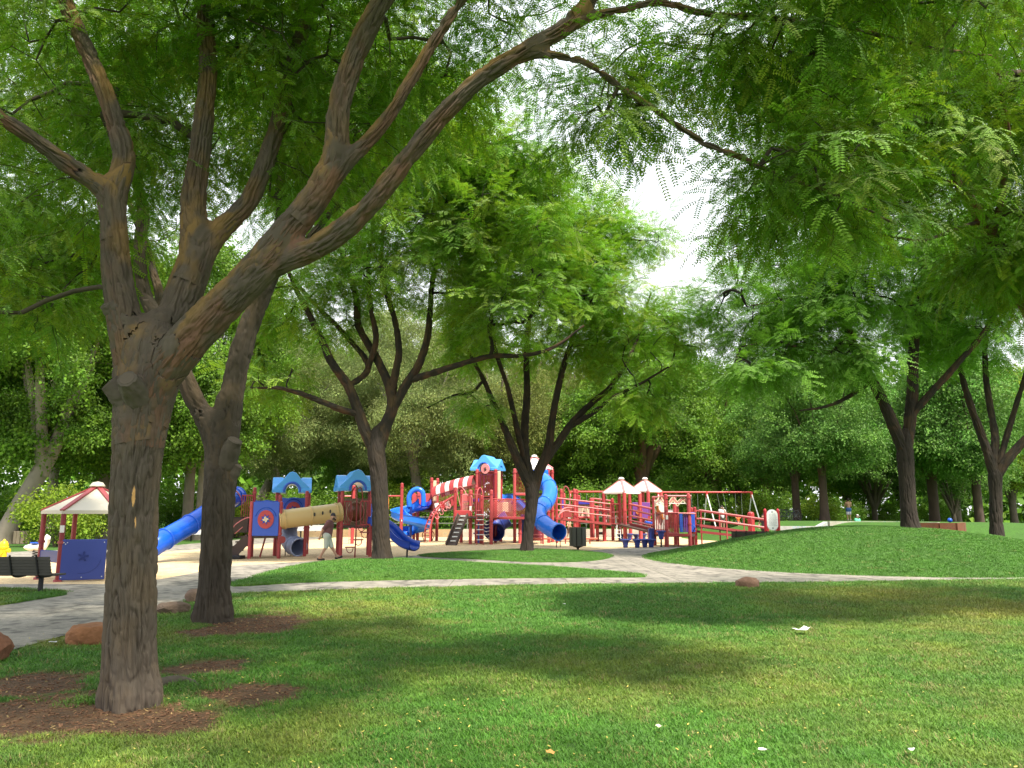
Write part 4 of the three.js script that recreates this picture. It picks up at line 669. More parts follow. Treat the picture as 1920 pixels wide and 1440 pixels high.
// ---------------------------------------------------------------- structure with the beige tunnel
{
  const base = gp(560, 32), T = thing('play_structure', 'play structure with two small blue roofs joined by a beige crawl tunnel', 'playground', base);
  post(T, 470, 942, 30.5); post(T, 474, 915, 32); post(T, 525, 942, 30.7); post(T, 523, 929, 32.2); post(T, 517, 922, 32.6); post(T, 573, 922, 32.2); post(T, 520, 925, 34); post(T, 577, 925, 34); post(T, 640, 921, 32); post(T, 634, 921, 33.5); post(T, 691, 921, 33.2); post(T, 695, 921, 32);
  const dy1 = yAt(1005, 30.6), dy2 = yAt(986, 32);
  deck(T, [gp(470, 30.5), gp(525, 30.7), gp(523, 32.2), gp(474, 32)], dy1); deck(T, [gp(517, 32.4), gp(573, 32.2), gp(577, 34), gp(519, 34)], dy1 + .45); deck(T, [gp(640, 32), gp(695, 32), gp(691, 33.6), gp(634, 33.6)], dy2);
  flowerPanel(T, gp(474, 30.48), gp(521.5, 30.65), dy1 + .02, yAt(942, 30.6)); flowerPanel(T, gp(476, 32.0), gp(519, 32.3), dy1 + .1, yAt(939, 32)); flowerPanel(T, gp(527, 33.9), gp(571, 33.9), dy1 + .5, yAt(934, 33.9));
  gableRoof(T, at(547.5, 923, 33.1), .74, .80, .27); gableRoof(T, at(665.5, 920, 32.8), .74, .82, .36);
  const tun = hollow(T, 'crawl_tunnel', [at(524, 975, 30.9), at(560, 970, 31.2), at(600, 965, 31.6), at(638, 960, 32)], .37, beige, [.08, .5, .93], 30);
  [[540, 972], [554, 970.5], [569, 968], [594, 964.5], [609, 962], [623, 959]].forEach(([px, py], i) => { const q = at(px, py, 31.0 + i * .14), g = slab(q.clone().add(V(0, 0, .34)), V(1, 0, 0), Y, ringPts(.03, .075, 16), .05); part(tun, 'peep_slot', g, i < 2 ? redPanel : black); });
  // guard and steps at the left
  bars(T, at(452, 970, 31.6), at(472, 970, 31.8), yAt(929, 31.7) - yAt(970, 31.7), 5); part(T, 'grab_rail', pipe([at(452, 938, 31.6), at(449, 928, 31.4), at(443, 921, 31.2), at(438, 920, 31)], .025, 7, 20), pinkRib);
  for (let k = 0; k < 5; k++) { const t = k / 4, q = at(lerp(462, 430, t), 0, 31).setY(lerp(dy1 - .05, .1, t)); q.x = gp(lerp(462, 430, t), 30.8).x; part(T, 'step', bevelBox(V(q.x, q.y, gp(450, 31.1).z), .34, .05, 1.0, .01), brown); }
  for (const D of [30.6, 31.7]) part(T, 'stringer', beam(gp(468, D, dy1 - .06), gp(432, D, .02), .05, .34), brown);
  part(T, 'stair_rail', pipe([at(472, 970, 30.5), at(460, 972, 30.5), at(440, 985, 30.4), at(432, 1000, 30.4)], .022, 6, 24), pinkRib); part(T, 'stair_rail', pipe([at(455, 988, 30.5), at(440, 1001, 30.5)], .02, 6, 6), pinkRib); part(T, 'upper_steps', [box(at(452, 985, 31.4), .7, .55, .5), box(at(448, 972, 31.8), .55, .12, .8)], brown); part(T, 'foot_plate', bevelBox(gp(440, 30.4, .07), .75, .12, .6, .02), black);
  // straight tube slide down to the left
  const e0 = at(446, 930, 32), e1 = at(297, 1018, 28.0); hollow(T, 'tube_slide', [e0, at(420, 940, 31), e0.clone().lerp(e1, .5), e1.clone().lerp(e0, .1), e1, gp(272, 27.6, .34)], .37, std(.008, .09, .60, .26), [.06, .3, .56, .82], 40);
  // pale spiral tube under the first roof
  hollow(T, 'short_tube', [at(540, 982, 33.4), at(541, 1000, 33.2), at(543, 1014, 32.9), at(552, 1023, 32.5), at(560, 1026, 32.2)], .36, paleBlue, [.12, .75], 24); for (const x of [537, 548]) part(T, 'tube_leg', rod(gp(x, 32.8, 0), gp(x, 32.8, .35), .02, .02, 6), brown);
  part(T, 'bubble_wheel', rod(at(527, 1012, 30.5), at(529, 1012, 30.4), .14, .14, 16), redDark); part(T, 'slanted_brace', rod(gp(490, 31.6, 0), at(498, 1006, 31.6), .035, .035, 8), red); part(T, 'hanging_bar', rod(gp(526, 30.4, 0), at(526, 1008, 30.4), .02, .02, 6), redDark);
  // second tower: beige bubble panel, pole with step discs
  const pw = gp(645, 33.4), pe = gp(689, 33.4), pc = pw.clone().lerp(pe, .5).setY(lerp(dy2, yAt(935, 33.4), .5)), ph = yAt(935, 33.4) - dy2; const bp = part(T, 'panel', slab(pc, V(1, 0, 0), Y, [[-.5, -ph / 2], [.5, -ph / 2], [.5, ph / 2], [-.5, ph / 2]], .05, .01), std(.25, .16, .085, .5)); part(bp, 'bubble', (() => { const g = new THREE.SphereGeometry(.36, 20, 12); g.scale(1, 1.15, .45); g.translate(pc.x - .02, pc.y, pc.z + .05); return g; })(), std(.16, .055, .018, .3)); part(bp, 'bubble_rim', (() => { const g = new THREE.TorusGeometry(.37, .03, 8, 28); g.scale(1, 1.15, 1); g.translate(pc.x - .02, pc.y, pc.z + .06); return g; })(), std(.42, .28, .17, .4));
  bars(T, at(642, 980, 32).setY(dy2 + .05), at(656, 980, 32).setY(dy2 + .05), yAt(940, 32) - dy2 - .05, 3); bars(T, at(676, 980, 32).setY(dy2 + .05), at(693, 980, 32).setY(dy2 + .05), yAt(940, 32) - dy2 - .05, 3);
  for (const [l, r] of [[647, 659], [676, 688]]) part(T, 'grab_loop', pipe([at(l, 940, 31.9), at(l, 975, 31.9), at((l + r) / 2, 981, 31.9), at(r, 975, 31.9), at(r, 940, 31.9)], .018, 6, 30), redDark);
  part(T, 'climbing_pole', pipe([gp(667, 31.3, 0), at(668, 985, 31.3), at(669, 930, 31.3), at(667, 914, 31.5), at(661, 920, 31.8), at(659, 935, 31.9)], .028, 8, 50), redDark); part(T, 'climbing_pole', pipe([at(669, 918, 31.3), at(676, 914, 31.5), at(679, 922, 31.7), at(680, 940, 31.9)], .022, 8, 24), redDark);
  [[656, 1027, -1], [672, 1013, 1], [684, 999, 1], [678, 987, 1]].forEach(([px, py]) => { const q = at(px, py, 31.3), d = part(T, 'step_disc', rod(q, q.clone().add(V(0, .04, 0)), .2, .2, 18), redDark); part(d, 'disc_loop', pipe([q.clone().add(V(-.13, 0, 0)), q.clone().add(V(-.1, -.14, 0)), q.clone().add(V(0, -.2, 0)), q.clone().add(V(.1, -.14, 0)), q.clone().add(V(.13, 0, 0))], .016, 5, 16), redDark); });
  for (const px of [641, 696]) part(T, 'instruction_label', bevelBox(at(px, 972, 31.92), .11, .18, .01, .002), white);
  // small open slide to the right
  part(T, 'slide', sweep(trough(.28, .2), [at(697, 978, 32.2), at(712, 982, 32), at(730, 994, 31.7), at(747, 1012, 31.4), at(762, 1022, 31.1), at(777, 1026, 30.8)], 40), std(.008, .06, .42, .3)); part(T, 'slide_leg', rod(gp(764, 31, 0), at(764, 1022, 31), .035, .035, 8), black);
  part(T, 'slide_hood', bevelBox(at(700, 965, 32.2), .08, .9, .7, .02), blueP);
  bars(T, at(712, 1004, 37).setY(.05), at(720, 1004, 37).setY(.05), 1.2, 3, galv, .012, 'rung_frame');
}
{ // lone post with overhead bar
  const b = gp(752, 44), T = thing('turning_bar', 'tall red post with a horizontal turning bar beside the spiral slide', 'turning bar', b);
  post(T, 752, 907, 44, .085); part(T, 'turning_bar', rod(at(727, 930, 44), at(752, 930, 44), .045, .045, 10), red); part(T, 'post', rod(gp(728, 44, 0), at(728, 930, 44), .04, .04, 10), orangeP); part(T, 'label', bevelBox(at(753, 976, 43.9), .05, .09, .01, .002), white);
}
{ // matching post and bar seen under the second small roof
  const b = gp(661, 46), T = thing('turning_bar', 'red post and bar seen through the second small blue roof', 'turning bar', b);
  post(T, 661, 911, 46, .1); part(T, 'turning_bar', rod(at(641, 930, 46), at(661, 930, 46), .045, .045, 10), pinkRib); for (const px of [655, 679]) part(T, 'post', rod(gp(px, 46, 0), at(px, 985, 46), .02, .02, 6), pinkRib); rails(T, gp(655, 46, .1), gp(679, 46, .1), [.15, .75], pinkRib, .02);
}
// ---------------------------------------------------------------- the tall structure: spiral slide, striped bridge, tower, mesh bridge, white-roofed tower
{
  const base = gp(900, 48), T = thing('play_structure', 'tall red structure with striped bridge, blue-roofed tower and spiral slides', 'playground', base);
  for (const [px, top, D] of [[808, 897, 50], [819, 898, 51], [783, 924, 50], [776, 926, 51.5], [853, 915, 47], [865, 920, 48], [882, 920, 45.5], [893, 912, 46.5], [902, 930, 46.2], [921, 920, 45], [894, 881, 48], [929, 881, 47.6], [939, 884, 49.5], [899, 884, 50], [965, 880, 47.5], [993, 880, 49.5], [1029, 880, 47.5], [1036, 880, 48.5], [975, 976, 46.5]]) post(T, px, top, D, .10);
  // spiral slide
  const col = gp(770, 49), sp = []; for (let k = 0; k <= 22; k++) { const t = k / 22, a = .15 - t * 1.36 * 6.283, r = .82; sp.push(V(col.x + Math.cos(a) * r * (k ? 1 : 1.1), lerp(yAt(944, 49), yAt(1000, 49), t) + (t > .85 ? (t - .85) * .5 : 0), col.z + Math.sin(a) * r)); }
  const last = sp[sp.length - 1]; sp.push(last.clone().add(V(.3, -.02, .55))); part(T, 'spiral_slide', sweep(trough(.42, .3, .035), sp, 90), blueTube); part(T, 'slide_column', rod(gp(770, 49, -.1), V(col.x, yAt(950, 49), col.z), .08, .08, 12), navy);
  part(T, 'slide_hood', pipe([at(768, 950, 49.4), at(767, 932, 49.4), at(773, 921, 49.4), at(783, 917, 49.4), at(792, 922, 49.4), at(794, 936, 49.4), at(793, 950, 49.4)], .15, 12, 40), blueTube);
  part(T, 'panel', bevelBox(at(795, 941, 50), .85, 1.05, .08, .02), redPanel); part(T, 'panel', bevelBox(at(779, 942, 50.6), .45, 1.0, .08, .02), redPanel); const d0 = yAt(957, 50); deck(T, [gp(776, 49.5), gp(819, 49.5), gp(819, 52), gp(776, 52)], d0);
  part(T, 'panel', bevelBox(at(813.5, 932, 50.4), .30, 2.1, .08, .02), cream);
  // striped bridge
  const bA = at(819, 941, 49.6), bB = at(893, 921, 48.2), hh = [], N = 9; for (let k = 0; k < N; k++) {
    const s0 = (k + .04) / N, s1 = (k + .96) / N, seg = []; for (let q = 0; q <= 4; q++) { const s = lerp(s0, s1, q / 4); seg.push(bA.clone().lerp(bB, s).add(V(0, .22 * Math.sin(s * Math.PI) * .4 + .28, 0))); }
    const sec = []; for (let q = 0; q <= 12; q++) { const a = Math.PI * q / 12; sec.push([Math.cos(a) * .56, Math.sin(a) * .72]); } for (let q = 12; q >= 0; q--) { const a = Math.PI * q / 12; sec.push([Math.cos(a) * .52, Math.sin(a) * .68]); }
    part(T, 'canopy_stripe', sweep(sec, seg, 4), k % 2 ? white : redPanel);
    if (k < 4) { const q = at(816 + k * 9.5 + 4, 951 - k * 3.2, 48.6); part(T, 'side_stripe', bevelBox(q, .27, .5, .05, .015, 0, 0, .25), k % 2 ? redPanel : white); }
  }
  bars(T, at(813, 958, 49), at(852, 947, 48.2), .95, 13, redDark, .018); bars(T, at(866, 944, 48), at(892, 938, 47.6), .95, 9, redDark, .018); part(T, 'bridge_deck', beam(at(815, 960, 49.6), at(895, 946, 48.4), 1.1, .1), brown);
  // curved ladder
  const arcs = [0, 1].map((s) => [at(797 + s * 9, 1016, 47.6 - s * 1.1), at(798 + s * 9, 990, 47.6 - s * 1.1), at(808 + s * 6, 966, 47.6 - s * 1.1), at(826 + s * 4, 945, 47.6 - s), at(852, 930, 47.4 - s)]); arcs.forEach((a) => part(T, 'arch_rail', pipe(a, .05, 8, 50), red)); const c0 = new THREE.CatmullRomCurve3(arcs[0]), c1 = new THREE.CatmullRomCurve3(arcs[1]); for (let k = 1; k < 13; k++) part(T, 'rung', rod(c0.getPointAt(k / 13), c1.getPointAt(k / 13), .03, .03, 6), pinkRib);
  [[838, 950], [831, 955], [824, 962], [816, 970]].forEach(([px, py]) => part(T, 'hand_loop', pipe([at(px - 6, py - 10, 47), at(px + 3, py + 3, 46.6), at(px + 7, py + 1, 46.8), at(px + 3, py - 9, 47.2)], .025, 6, 16), pinkRib));
  for (const s of [-1, 1]) part(T, 'wavy_rail', pipe([gp(803 + s * 7, 50, 0), at(803 + s * 11, 1002, 50), at(803 + s * 6, 992, 50), at(803 + s * 11, 980, 50), at(803 + s * 4, 968, 50)], .03, 6, 40), redDark);
  for (const y of [1004, 992, 980]) part(T, 'rung', rod(at(794, y, 50), at(812, y, 50), .02, .02, 6), redDark);
  // landing and steps
  const d1 = yAt(968, 46); deck(T, [gp(853, 47.4), gp(853, 45.2), gp(921, 45), gp(929, 47.6)], d1, brown, .1); part(T, 'fascia', bevelBox(at(868, 963, 45.3), .95, .36, .08, .02), redPanel); part(T, 'fascia', bevelBox(at(890, 970, 45.2), 1.0, .18, .08, .02), redDark);
  bars(T, at(867, 958, 45.6), at(880, 958, 45.6), .95, 6, pinkRib, .018); bars(T, at(884, 958, 45.5), at(901, 958, 45.6), .95, 7, redDark, .018);
  part(T, 'panel', bevelBox(at(876, 938, 46.6), .5, .16, .2, .03), std(.05, .045, .45, .4)); part(T, 'panel', bevelBox(at(889, 938, 46.8), .6, .2, .1, .03), std(.05, .045, .45, .4)); part(T, 'panel', bevelBox(at(873, 934, 46.4), .5, .35, .06, .02), redPanel);
  part(T, 'handrail', pipe([at(864, 953, 46), at(860, 935, 46), at(857, 919, 46), at(862, 912, 46), at(870, 918, 46), at(876, 929, 45.6), at(884, 930, 45.4), at(885, 950, 45.4)], .026, 6, 50), pinkRib);
  const l0 = at(868, 966, 45), l1 = gp(846, 43.6, .0); const lad = part(T, 'plank_climber', beam(l0, l1, .62, .07), brown); for (let k = 0; k < 7; k++) { const q = l0.clone().lerp(l1, (k + .5) / 7.3).add(V(.05, .06, .05)); part(lad, 'cleat', bevelBox(q, .3, .06, .12, .01), galv); }
  for (const s of [-.27, .27]) part(lad, 'side_board', beam(l0.clone().add(V(s, .05, 0)), l1.clone().add(V(s, .05, 0)), .06, .2), brown);
  for (const px of [894, 906]) part(T, 'ladder_rail', pipe([gp(px, 44.6, 0), at(px, 985, 44.6), at(px, 930, 44.8), at(px + (px < 900 ? 3 : -3), 917, 45), at(900, 914, 45.2)], .03, 7, 40), red); for (let k = 0; k < 6; k++) part(T, 'rung', bevelBox(at(900, 1012 - k * 9.4, 44.6), .4, .05, .12, .01), galv);
  for (let k = 0; k < 7; k++) part(T, 'rung', pipe([at(907, 1008 - k * 6.5, 45.6), at(912, 1010 - k * 6.5, 45), at(918, 1008 - k * 6.5, 45.6)], .022, 5, 10), galv);
  part(T, 'instruction_label', bevelBox(at(882.5, 954, 45.38), .14, .3, .01, .002), white);
  // blue-roofed tower
  gableRoof(T, at(915, 882, 48.8), .84, .88, -.30); const d2 = yAt(932, 48.5); deck(T, [gp(894, 48), gp(929, 47.6), gp(939, 49.5), gp(899, 50)], d2, brown, .14); bars(T, at(897, 930, 47.9).setY(d2), at(927, 930, 47.6).setY(d2), yAt(885, 47.7) - d2, 13, redDark, .022); bars(T, at(900, 930, 49.8).setY(d2), at(937, 930, 49.5).setY(d2), yAt(890, 49.6) - d2, 10, purple, .022);
  const dc = at(910, 879, 47.75); const sg = part(T, 'gable_disc', slab(dc, V(.955, 0, .296), Y, ringPts(.27, .3, 22), .05, .01), pinkRib); part(sg, 'paw_mark', [rod(dc.clone().add(V(0, -.06, .04)), dc.clone().add(V(0, -.06, .06)), .075, .075, 10), ...[-.09, -.03, .03, .09].map((x) => rod(dc.clone().add(V(x, .07 - x * x * 4, .04)), dc.clone().add(V(x, .07 - x * x * 4, .06)), .026, .026, 8))], black);
  part(T, 'panel', bevelBox(at(935.5, 910, 48), .20, 1.75, .2, .03), cream);
  part(T, 'upper_chute', sweep(trough(.4, .25), [at(938, 934, 50), at(950, 934, 50.5), at(962, 940, 51), at(975, 952, 51.5)], 20), blueTube); hollow(T, 'low_tube', [at(952, 972, 48), at(938, 980, 48), at(925, 988, 47.8), at(922, 996, 47.2), at(932, 998, 46.6)], .5, navy, [.2, .8], 30); part(T, 'low_seat', [bevelBox(at(897, 1000, 47.5), .6, .08, .4, .02), rod(gp(899, 47.5, 0), at(899, 978, 47.5), .12, .12, 12)], blueP);
  // mesh bridge
  const m0 = gp(922, 45), m1 = gp(966, 46.4), m2 = gp(1000, 47); const mb = yAt(970, 46); lattice(T, m0.clone().setY(mb), m1.clone().setY(mb), 1.05); lattice(T, gp(908, 45.8).setY(mb), gp(920, 45.4).setY(mb), 1.05); lattice(T, m1.clone().setY(mb), m2.clone().setY(mb), 1.05, redDark); lattice(T, gp(930, 47.6).setY(mb), gp(966, 48.4).setY(mb), 1.05, pinkRib);
  part(T, 'panel', bevelBox(at(927, 955, 45.2), .3, 1.0, .08, .02), redPanel); part(T, 'bridge_deck', beam(m0.clone().add(V(0, mb - .06, -.6)), m2.clone().add(V(0, mb - .06, -.4)), 1.5, .12), redDark); part(T, 'panel', bevelBox(at(945, 951, 47.9), .9, .6, .06, .02), cream); part(T, 'panel', bevelBox(at(952, 943, 48.2), .9, .2, .06, .02), purple);
  // white-roofed tower
  const rc = at(1002, 879, 48.5), w = 1.1; hipRoof(T, [V(rc.x - w, rc.y, rc.z + w * .8), V(rc.x + w, rc.y, rc.z + w * .8), V(rc.x + w, rc.y, rc.z - w * .8), V(rc.x - w, rc.y, rc.z - w * .8)], V(rc.x, yAt(856, 48.5), rc.z), white, pinkRib);
  const d3 = yAt(925, 48); deck(T, [gp(965, 47.5), gp(1029, 47.5), gp(1036, 49.5), gp(975, 49.5)], d3, brown, .14); bars(T, at(967, 925, 47.5).setY(d3), at(992, 925, 47.6).setY(d3), yAt(884, 47.5) - d3, 9, redDark, .022); part(T, 'panel', bevelBox(at(979, 927, 47.4), .85, .12, .06, .02), redPanel);
  const sh = at(1011, 900, 47.2); const hood = part(T, 'slide_hood', slab(sh, V(1, 0, 0), Y, [[-.52, .58], [.52, .58], [.52, -.1], [.3, -.5], [-.1, -.62], [-.4, -.3]], .08, .03), blueTube); for (const x of [-.02, .1, .22]) part(hood, 'slot', bevelBox(sh.clone().add(V(x, .4, .075)), .05, .2, .01, .002), navy); part(hood, 'slot', bevelBox(sh.clone().add(V(.05, .2, .075)), .26, .04, .01, .002), navy);
  const tube = [at(1010, 897, 47.2), at(1022, 903, 46.4), at(1031, 919, 45.6), at(1027, 938, 45), at(1015, 950, 44.4), at(1008, 962, 43.6), at(1013, 975, 42.8), at(1028, 988, 42), at(1040, 995, 41.5), at(1048, 998, 41.1)]; hollow(T, 'spiral_tube_slide', tube, .44, blueTube, [.2, .42, .56, .78], 70); for (const px of [1043, 1050]) part(T, 'tube_leg', rod(gp(px, 41.2, 0), gp(px, 41.2, .5), .025, .025, 6), brown);
  part(T, 'slide_post', rod(gp(1018, 45.5, -.1), at(1018, 962, 45.5), .05, .05, 8), redDark); part(T, 'play_counter', [bevelBox(at(981, 990, 47.4), .28, 1.6, .06, .015)], navy); part(T, 'panel', bevelBox(at(1003, 998, 47.4), .9, 1.0, .06, .015), std(.22, .03, .06, .5)); rails(T, gp(993, 47, 0), gp(1020, 47, 0), [.5, 1.1], pinkRib, .025);
}
{ const a = gp(1000, 46), b = gp(1120, 46), T = thing('balance_beam', 'low red balance beam on short legs beyond the trash receptacle', 'balance beam', a.clone().lerp(b, .5)); part(T, 'beam', rod(a.clone().setY(.30), b.clone().setY(.30), .06, .06, 10), std(.46, .10, .06, .5)); for (const t of [.12, .5, .88]) { const q = a.clone().lerp(b, t); part(T, 'leg', rod(q.clone().setY(-.05), q.clone().setY(.29), .04, .04, 8), redDark); } }
// ---------------------------------------------------------------- ramps and the two white-roofed landings
{
  const base = gp(1180, 50), T = thing('play_structure', 'wheelchair ramp structure with red railings and two white hipped roofs', 'playground', base);
  for (const [px, top, D] of [[1078, 918, 51], [1082, 919, 52], [1086, 930, 53], [1109, 935, 51.5], [1112, 935, 52.5], [1120, 951, 50], [1149, 936, 52], [1053, 918, 54], [1058, 926, 55], [1044, 912, 47]]) post(T, px, top, D, px === 1044 ? .07 : .105);
  const roof = (px, apexPy, eavePy, D, half) => { const f = gp(px, D), c = V(f.x, 0, f.z - half), y = yAt(eavePy, D), k = [V(c.x - half, y, c.z), V(c.x, y, c.z + half), V(c.x + half, y, c.z), V(c.x, y, c.z - half)]; k.forEach((q) => { const t = V(q.x, y, q.z), m = part(T, 'post', rod(V(q.x, -.15, q.z), t, .12, .12, 14), red); part(m, 'clamp', rod(V(q.x, y * .62, q.z), V(q.x, y * .62 + .07, q.z), .155, .155, 14), red); part(m, 'clamp', rod(V(q.x, y * .3, q.z), V(q.x, y * .3 + .07, q.z), .155, .155, 14), red); }); hipRoof(T, k.map((q) => V(c.x + (q.x - c.x) * 1.08, y + .06, c.z + (q.z - c.z) * 1.08)), V(c.x, yAt(apexPy, D + half), c.z), white, pinkRib, .1); return k; };
  const k1 = roof(1172, 898, 924, 49.2, 1.16), k2 = roof(1217, 898, 921, 53.5, 1.1);
  const ramp = (a, b, hs, lift) => { part(T, 'ramp_deck', beam(a, b, 1.5, .10), brown); const n = V(0, 0, .75); for (const s of [1, -1]) { const o = n.clone().multiplyScalar(s); rails(T, a.clone().add(o), b.clone().add(o), hs, s > 0 ? pinkRib : red, .034); part(T, 'kerb_rail', beam(a.clone().add(o).add(V(0, .05, 0)), b.clone().add(o).add(V(0, .05, 0)), .06, .14), redDark); for (let k = 0; k <= 3; k++) { const q = a.clone().lerp(b, k / 3).add(o); part(T, 'baluster', rod(q, q.clone().add(V(0, hs[0], 0)), .02, .02, 6), red); } } };
  ramp(at(1042, 973, 49.5), at(1142, 984, 49.8), [1.3, .92, .55]); ramp(at(1178, 984, 49.5), at(1246, 1000, 46.5), [1.3, .95, .6, .3]); ramp(at(1112, 957, 53.5), at(1148, 962, 53), [.8, .3]);
  deck(T, k1.map((q) => q.clone()), yAt(984, 49.6), brown, .1); deck(T, k2.map((q) => q.clone()), yAt(982, 53.6), brown, .1);
  const kd = yAt(984, 49.6); bars(T, k1[0].clone().setY(kd + .05), k1[1].clone().setY(kd + .05), 1.25, 8, red, .02); rails(T, k1[0].clone().setY(kd), k1[3].clone().setY(kd), [1.3, .8, .4], pinkRib, .03); rails(T, k2[0].clone().setY(kd), k2[1].clone().setY(kd), [1.3, .9, .5], pinkRib, .03);
  part(T, 'panel', bevelBox(at(1200, 957, 52), 1.0, 1.05, .06, .02), purple); part(T, 'sun_mark', slab(at(1197, 960, 51.9), V(1, 0, 0), Y, ringPts(.16, .16, 12), .04), orangeP); part(T, 'panel', bevelBox(at(1214, 955, 52.4), .35, .9, .06, .02), purple);
  part(T, 'panel', bevelBox(at(1097, 955, 52.4), .95, 1.05, .06, .02), std(.42, .34, .26, .5)); part(T, 'panel_arch', pipe([at(1091, 968, 52.2), at(1093, 955, 52.2), at(1097, 951, 52.2), at(1101, 955, 52.2), at(1103, 968, 52.2)], .05, 6, 24), cream); part(T, 'panel_top', bevelBox(at(1098, 943, 52.3), .95, .2, .12, .03), std(.05, .05, .40, .4)); part(T, 'panel_frame', pipe([at(1085, 970, 52), at(1110, 970, 52)], .08, 8, 4), redPanel);
  part(T, 'curved_ladder', pipe([at(1046, 968, 48), at(1053, 957, 48), at(1062, 952, 48.4), at(1075, 952, 49)], .04, 7, 30), pinkRib); part(T, 'curved_ladder', pipe([at(1044, 974, 47.4), at(1050, 963, 47.4), at(1058, 958, 47.6), at(1068, 957, 48)], .04, 7, 30), pinkRib); part(T, 'hoop_rail', pipe([at(1057, 968, 54), at(1057, 920, 54), at(1059, 912, 54), at(1064, 914, 54), at(1068, 925, 54), at(1069, 960, 54)], .045, 7, 40), redDark); part(T, 'panel', bevelBox(at(1064, 958, 54), .6, .9, .08, .02), redDark);
  part(T, 'talk_tube', rod(at(1055, 935, 53.4), at(1055, 953, 53.4), .06, .06, 8), std(.10, .06, .42, .4)); part(T, 'cargo_ladder', [0, 1].map((s) => rod(at(1155 + s * 9, 1010, 48.6), at(1157 + s * 5, 984, 49.2), .015, .015, 5)), steel); for (const y of [1008, 1001, 994]) part(T, 'rung', rod(at(1155, y, 48.7), at(1164, y, 48.7), .015, .015, 5), steel);
  part(T, 'transfer_seat', bevelBox(at(1217, 980, 46.6), .5, .14, .5, .04, 0, 0, -.15), blueP);
  rails(T, gp(1118, 54, 0), gp(1136, 54, 0), [.42], black, .09, 'bench_bar');
}
// ---------------------------------------------------------------- toddler deck with trellis
{
  const base = gp(1268, 42), T = thing('play_structure', 'small red deck with trellis frame and blue and purple play panels', 'playground', base);
  for (const [px, top, D, r] of [[1227, 932, 43.5, .10], [1250, 928, 41.8, .10], [1250, 950, 41.4, .085], [1293, 927, 41.8, .10], [1304, 952, 43, .085], [1298, 953, 44.4, .085], [1266, 932, 44.4, .10], [1271, 940, 44.6, .06]]) post(T, px, top, D, r, red);
  part(T, 'thin_post', rod(gp(1246.5, 41.6, 0), at(1246.5, 931, 41.6), .045, .045, 8), red); part(T, 'thin_post', rod(gp(1271, 42, 0), at(1271, 945, 42), .04, .04, 8), red);
  const yb = yAt(930.5, 42); part(T, 'top_beam', rod(at(1224, 932.5, 43.4), at(1252, 930, 41.8), .05, .05, 8), pinkRib); part(T, 'top_beam', rod(at(1250, 930, 41.8), at(1296, 930, 41.8), .05, .05, 8), pinkRib);
  const chev = (x0, x1, D) => { const m = (x0 + x1) / 2; for (const k of [0, 4, 8]) part(T, 'trellis_slat', [beam(at(x0, 941 + k, D), at(m, 930 + k, D), .04, .05), beam(at(m, 930 + k, D), at(x1, 941 + k, D), .04, .05)], k === 4 ? pinkRib : cream); part(T, 'trellis_rail', rod(at(x0, 944, D), at(x1, 944, D), .03, .03, 6), white); }; chev(1229, 1246, 42.6); chev(1254, 1270, 43.4); chev(1270, 1291, 41.85);
  const dy = yAt(1002, 42); deck(T, [gp(1227, 43.4), gp(1250, 41.5), gp(1293, 41.6), gp(1305, 43.2), gp(1266, 44.6)], dy, brown, .12); part(T, 'fascia', beam(gp(1250, 41.45, dy - .02), gp(1293, 41.5, dy - .02), .06, .14), redPanel);
  bars(T, gp(1253, 41.7, dy + .05), gp(1272, 41.7, dy + .05), yAt(962, 41.7) - dy - .05, 7, red, .032); part(T, 'guard_rail', rod(at(1252, 962, 41.7), at(1304, 963, 41.7), .045, .045, 8), pinkRib);
  part(T, 'panel', bevelBox(at(1277, 980, 41.7), .17, 1.0, .08, .02), blueP); [1283, 1287, 1290].forEach((px) => part(T, 'panel_pipe', rod(at(px, 998, 41.8), at(px, 964, 41.8), .05, .05, 10), purple)); part(T, 'panel', bevelBox(at(1299, 979, 42.4), .22, 1.05, .08, .02), blueP); part(T, 'blue_handle', pipe([at(1300, 985, 42), at(1303, 989, 41.8), at(1300, 996, 42)], .035, 6, 14), blueP);
  part(T, 'giraffe_panel', bevelBox(at(1237, 965, 43), .55, 1.6, .05, .02), white); part(T, 'giraffe_neck', pipe([at(1232, 948, 42.9), at(1233, 956, 42.9), at(1238, 963, 42.9), at(1243, 974, 42.9)], .09, 8, 20), orangeP); part(T, 'green_leaf', bevelBox(at(1231, 953, 42.85), .12, .22, .04, .01, 0, 0, .5), std(.10, .28, .10, .5)); part(T, 'panel', bevelBox(at(1257, 959, 43.6), .28, .2, .05, .01), white);
  part(T, 'steering_wheel', (() => { const g = new THREE.TorusGeometry(.13, .02, 6, 20); const q = at(1236, 998, 42.6); g.translate(q.x, q.y, q.z); return g; })(), redDark); bars(T, gp(1229, 43.2, dy), gp(1247, 41.7, dy), yAt(962, 42) - dy, 6, redDark, .028);
  part(T, 'instruction_label', bevelBox(at(1250.5, 970, 41.3), .12, .22, .01, .002), white); part(T, 'trash_slot', bevelBox(at(1221, 1001, 43.4), .3, .6, .3, .03), navy);
}
